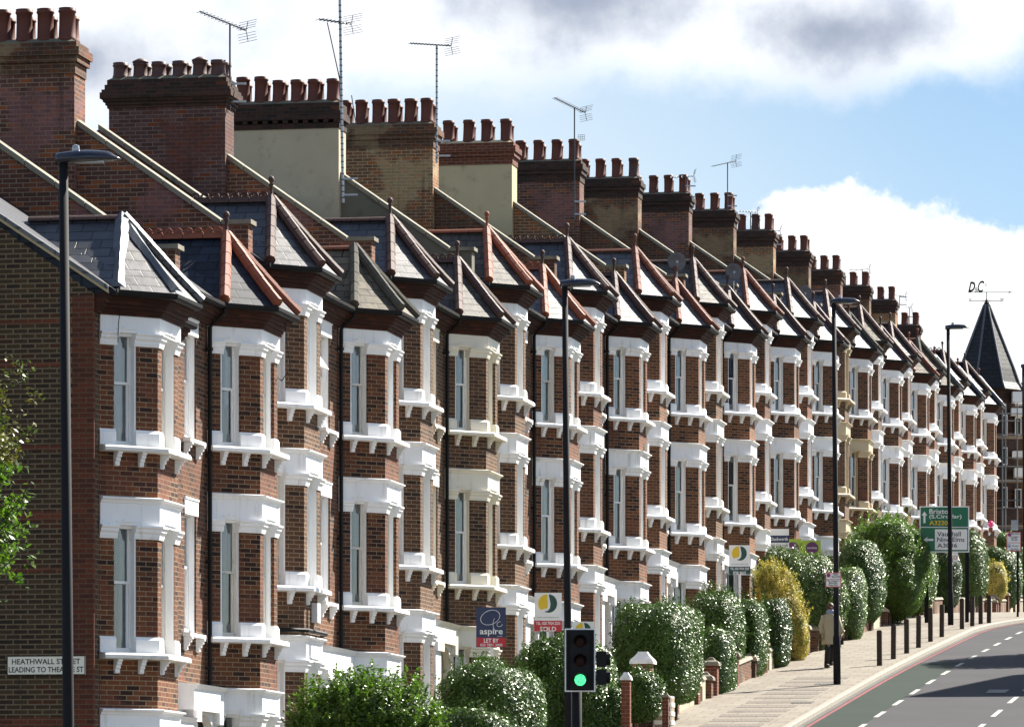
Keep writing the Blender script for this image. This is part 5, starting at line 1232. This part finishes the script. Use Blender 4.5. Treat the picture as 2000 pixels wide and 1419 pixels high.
b = MB(); b.lathe([(.04, 0), (.04, vz(585)), (.02, vz(583)), (.02, vz(570))], 8); b.lathe([(.07, vz(588)), (.09, vz(586.5)), (.03, vz(585))], 8); b.box(-.22, .22, -.02, .02, vz(588.3), vz(587)); b.build('spindle', 'iron_black', wv)
b = MB(); b.box(-34*s, 32*s, -.014, .014, vz(588.4), vz(587.2)); b.box(-36*s, 50*s, -.014, .014, vz(571.2), vz(570.0)); b.solid([[(x, y_, vz(py)) for x, py in ((42*s, 572.5), (50*s, 570.5), (42*s, 568.5), (45*s, 570.5))] for y_ in (-.01, .01)]); b.build('arm', 'iron_black', wv)
text('E', 5*s, 6*s, 'iron_black', wv, (-31*s, 0, vz(585.5))); text('W', 8*s, 6*s, 'iron_black', wv, (30*s, 0, vz(584.5)), bold=.02)
text('D', 14*s, 20*s, 'iron_black', wv, (-29*s, 0, vz(560)), bold=.035, shear=.35, name='lettering'); text('&', 7*s, 9*s, 'iron_black', wv, (-20*s, 0, vz(565.5))); text('C', 13*s, 23*s, 'iron_black', wv, (-11*s, 0, vz(559.5)), bold=.02, shear=.3); text('o', 4*s, 6*s, 'iron_black', wv, (-2*s, 0, vz(556)))
b = MB(); b.solid([octring(r*s, zsp(py)) for r, py in ((58, 1240), (58, 768), (66, 766), (70, 757))]); b.build('turret_wall', 'brick_sooty', e)
b = MB(); b.box(-110*s, 150*s, 45*s, 200*s, zsp(1260), zsp(790)); b.build('wall', 'brick_brown', e)
b = MB(); b.solid([[(x, 45*s-.3, zsp(790)), (x, 120*s, zsp(735)), (x, 200*s, zsp(790))] for x in (-110*s, 150*s)]); b.build('roof', 'slate_dark', e)
for px, py, wq, hq in ((1957, 835, 10, 40), (1957, 895, 10, 34), (1957, 975, 10, 40), (1985, 835, 12, 34), (1985, 975, 12, 36)):
    b = MB(); xx = (px-1927)*s; yq = -math.sqrt(max((60*s)**2-xx**2, .01)) if abs(xx) < 58*s else 0; yq = -54*s if abs(xx) < 40*s else -34*s
    b.box(xx-wq*s/2, xx+wq*s/2, yq-.12, yq+.8, zsp(py+hq/2), zsp(py-hq/2)); wn = b.build('window', 'frame_white', e)
    b = MB(); b.box(xx-wq*s/2+.04, xx+wq*s/2-.04, yq-.13, yq-.10, zsp(py+hq/2-2), zsp(py-hq/2+2)); b.build('glass', 'cloth_room_shade', wn)
for px0, px1, y0, y1 in ((1972, 2012, 770, 790), (1970, 2008, 802, 815), (1973, 2000, 885, 897), (1976, 2002, 918, 935)):
    b = MB(); b.box((px0-1927)*s, (px1-1927)*s, -60*s, -20*s, zsp(y1), zsp(y0)); b.build('stone_dressing', 'paint_white', e)

sc_ = thing('scaffold', 'metal pole scaffolding in front of the turret building', 'scaffold', (X, Y-3.2, gw(X, Y)), 0)
def stub(nm, a, c, r=.035):
    b = MB(); b.tube([a, c], r, 6); return b.build(nm, 'scaffold_grey', sc_)
gz = gw(X, Y)
for px in (1945, 1958, 1964, 1987, 2010): stub('upright', (at(px, Y-3.2)-X, 0, 0), (at(px, Y-3.2)-X, 0, zsp(798)-gz))
for py in (818, 832, 858, 903, 920, 948, 985, 1000, 1040): stub('ledger', (at(1940, Y-3.2)-X, .06, zsp(py)-gz), (at(2030, Y-3.2)-X, .06, zsp(py)-gz), .028)
for py in (857, 942, 1030):
    b = MB(); b.box(at(1940, Y-3)-X, at(2030, Y-3)-X, .1, 1.2, zsp(py+6)-gz, zsp(py+3)-gz); b.build('deck', 'bin_box', sc_)

# ------------------------------------------------------------ flowers on a far balcony
X, Y = at(1935, 214), 214.0
e = thing('flower_pot', 'pink flowers in a pot outside the second last bay', 'plant', (X, Y, zz(1032, Y)), 0)
P, N = hull(.13, .2, .15, 2, 260, 3); P[:, 2] += .2
link('flowers', leaf_mesh('flowers', P, N, .07, 3, 'flower_pink'), e)
b = MB(); b.lathe([(.07, -.15), (.1, .05)], 10); b.build('pot', 'terracotta', e)

# ------------------------------------------------------------ person walking up the hill
def person():
    X, Y = at(1622, 136.0), 136.0; zb = gw(X, Y)+.13
    e = thing('person', 'person in a tan coat and blue scarf walking uphill behind the lamp post', 'person', (X, Y, zb), R(14))
    V = [(0, 0, .92), (0, .01, 1.08), (0, .02, 1.25), (0, .0, 1.40), (0, 0, 1.47), (0, -.01, 1.56), (0, -.01, 1.64),      # pelvis..head
         (-.17, 0, 1.38), (-.24, .05, 1.13), (-.25, -.06, .90), (.17, 0, 1.38), (.24, -.03, 1.13), (.26, -.14, .92),
         (-.09, .0, .88), (-.10, -.10, .48), (-.10, .03, .09), (-.10, -.10, .035), (.09, 0, .88), (.10, .10, .50), (.10, .32, .16), (.10, .24, .06)]
    E = [(0, 1), (1, 2), (2, 3), (3, 4), (4, 5), (5, 6), (3, 7), (7, 8), (8, 9), (3, 10), (10, 11), (11, 12), (0, 13), (13, 14), (14, 15), (15, 16), (0, 17), (17, 18), (18, 19), (19, 20)]
    Rr = [.14, .135, .15, .12, .055, .08, .075, .07, .05, .035, .07, .05, .035, .095, .065, .045, .035, .095, .065, .045, .035]
    def skin(name, V, E, Rr, mat, root=0, sub=2):
        me = bpy.data.meshes.new(name); me.from_pydata(V, E, []); o = bpy.data.objects.new(name, me); C.objects.link(o)
        md = o.modifiers.new('s', 'SKIN'); md.use_smooth_shade = True
        if not me.skin_vertices: me.skin_vertices.new()
        for i, r in enumerate(Rr): me.skin_vertices[0].data[i].radius = (r, r*.82)
        me.skin_vertices[0].data[root].use_root = True
        sb = o.modifiers.new('d', 'SUBSURF'); sb.levels = sub; sb.render_levels = sub
        bpy.context.view_layer.update()
        m2 = bpy.data.meshes.new_from_object(o.evaluated_get(bpy.context.evaluated_depsgraph_get())); bpy.data.objects.remove(o)
        m2.materials.clear(); m2.materials.append(M[mat]); return link(name, m2, e)
    skin('body', V, E, Rr, 'skin')
    # hands with fingers
    for sx_, hx, hy in ((-1, -.25, -.07), (1, .26, -.15)):
        pv = [(hx, hy, .91), (hx, hy-.01, .84)]; pe = [(0, 1)]; pr = [.028, .034]
        for i in range(4):
            yo = -.03+.02*i; k = len(pv); ln = (.06, .075, .07, .055)[i]; pv += [(hx, hy+yo, .80), (hx-.01*sx_, hy+yo, .80-ln*.5), (hx-.025*sx_, hy+yo, .80-ln)]; pe += [(1, k), (k, k+1), (k+1, k+2)]; pr += [.009, .0085, .0075]
        k = len(pv); pv += [(hx-.01*sx_, hy-.045, .85), (hx-.02*sx_, hy-.06, .815)]; pe += [(1, k), (k, k+1)]; pr += [.01, .009]
        skin('hand', pv, pe, pr, 'skin', 0, 1)
    # coat to mid thigh, flaring
    def shell(rings, mat, name, n=18):
        b = MB(); b.solid([[(cx_+rx_*math.cos(a)*(1+.03*math.sin(5*a+z_*9)), cy_+ry_*math.sin(a), z_) for a in [2*math.pi*k/n for k in range(n)]] for cx_, cy_, rx_, ry_, z_ in rings]); return b.build(name, mat, e, True)
    shell([(0, .0, .25, .19, .62), (0, .0, .245, .185, .66), (0, 0, .225, .17, .85), (0, .01, .205, .16, 1.05), (0, .02, .225, .17, 1.25), (0, .01, .215, .145, 1.37), (0, 0, .13, .10, 1.45), (0, 0, .07, .065, 1.48)], 'coat_tan', 'coat')
    for a_, b_, c_ in (((-.18, 0, 1.38), (-.255, .05, 1.12), (-.26, -.05, .92)), ((.18, 0, 1.38), (.255, -.03, 1.12), (.27, -.13, .94))):
        b = MB(); b.tube([a_, b_, c_], .082, 10, .055); b.build('sleeve', 'coat_tan', e, True)
    for h_, k_, f_ in (((-.09, .0, .80), (-.10, -.09, .48), (-.10, .03, .10)), ((.09, 0, .80), (.10, .09, .50), (.10, .31, .17))):
        b = MB(); b.tube([h_, k_, f_], .105, 10, .068); b.build('trouser_leg', 'cloth_black', e, True)
    for x_, y_, z_, tl in ((-.10, 0, .0, 0), (.10, .30, .07, -.6)):
        b = MB(); b.solid([[(x_-.05, y_+.09, z_+q), (x_+.05, y_+.09, z_+q), (x_+.05, y_-.12, z_+q*(1 if q < .03 else .75)), (x_, y_-.18, z_+q*.6), (x_-.05, y_-.12, z_+q*(1 if q < .03 else .75))] for q in (0, .03, .1)]); b.build('shoe', 'cloth_black', e)
    b = MB(); bmesh.ops.create_uvsphere(b.bm, u_segments=16, v_segments=10, radius=1, matrix=Matrix.Translation((0, .015, 1.645)) @ Matrix.Diagonal((.098, .108, .115, 1))); b.build('hair', 'hair', e, True)
    b = MB()
    for sx_ in (-1, 1):
        b.tube([(sx_*.03, -.108, 1.63), (sx_*.03, -.113, 1.63)], .01, 6)
    b.tube([(0, -.09, 1.63), (0, -.118, 1.60)], .014, 6); b.build('face', 'skin', e)
    shell([(0, 0, .10, .10, 1.44), (0, 0, .115, .115, 1.48), (0, 0, .11, .11, 1.53), (0, 0, .085, .085, 1.56)], 'scarf_blue', 'scarf')
    b = MB(); b.tube([(.06, .12, 1.5), (.08, .19, 1.3), (.09, .19, 1.12)], .045, 8, .03); b.build('scarf_end', 'scarf_blue', e, True)
    bag = thing('shoulder_bag', 'black bag carried by the walking person', 'bag', (X, Y, zb), R(14))
    b = MB(); b.solid([[(.28+x_, y_*.16+.02, z_) for x_, y_ in ((-.04, -1), (.05, -1), (.05, 1), (-.04, 1))] for z_ in (.62, .70, .88)]); b.build('pouch', 'cloth_black', bag)
    b = MB(); b.tube([(.28, -.13, .87), (.22, -.05, 1.2), (.16, 0, 1.46), (.22, .1, 1.2), (.28, .17, .87)], .012, 5); b.build('strap', 'cloth_black', bag)
person()

# ------------------------------------------------------------ across the road, out of frame: what throws the shadows on the carriageway
def opposite_house(t0, wd_, o0, eave, ridge, label):
    e = thing('brick_house', label, 'house', wd(t0, o0, g(t0)), RZ)
    b = MB(); b.box(0, wd_, -9, 0, -2, eave); b.build('wall', 'brick_bay', e)
    b = MB(); b.solid([[(-.2, y_, eave), (wd_*.22, y_, ridge), (wd_+.2, y_, ridge-2.2), (wd_+.2, y_, eave)] for y_ in (-9.3, .3)]); b.build('roof', 'slate_grey', e)
    for k in range(2):
        for x_ in (wd_*.25, wd_*.75):
            b = MB(); b.box(x_-.5, x_+.5, -.01, .06, 1.5+3.2*k, 3.3+3.2*k); wn = b.build('window', 'frame_white', e); b = MB(); b.box(x_-.44, x_+.44, .06, .07, 1.56+3.2*k, 3.24+3.2*k); b.build('glass', 'cloth_room_shade', wn)
opposite_house(54.0, 7.5, 17.6, 8.6, 14.2, 'brick house across the road opposite the walking person')
def shade_tree(t0, o0, h, r, label):
    e = thing('street_tree', label, 'tree', wd(t0, o0, g(t0)), 0, 'trees across the road')
    b = MB(); b.tube([(0, 0, -.2), (.1, 0, h*.5), (0, .1, h*.8)], .22, 8, .08); b.build('trunk', 'bark', e)
    P, N = hull(r, r, h*.33, 2, 26000, int(t0)+50, .2, .3); P[:, 2] += h*.68; link('crown', leaf_mesh('crown', P, N, .22, 5, 'leaf_privet'), e)
shade_tree(65.0, 15.0, 9.8, 3.0, 'tree across the road opposite the crest')
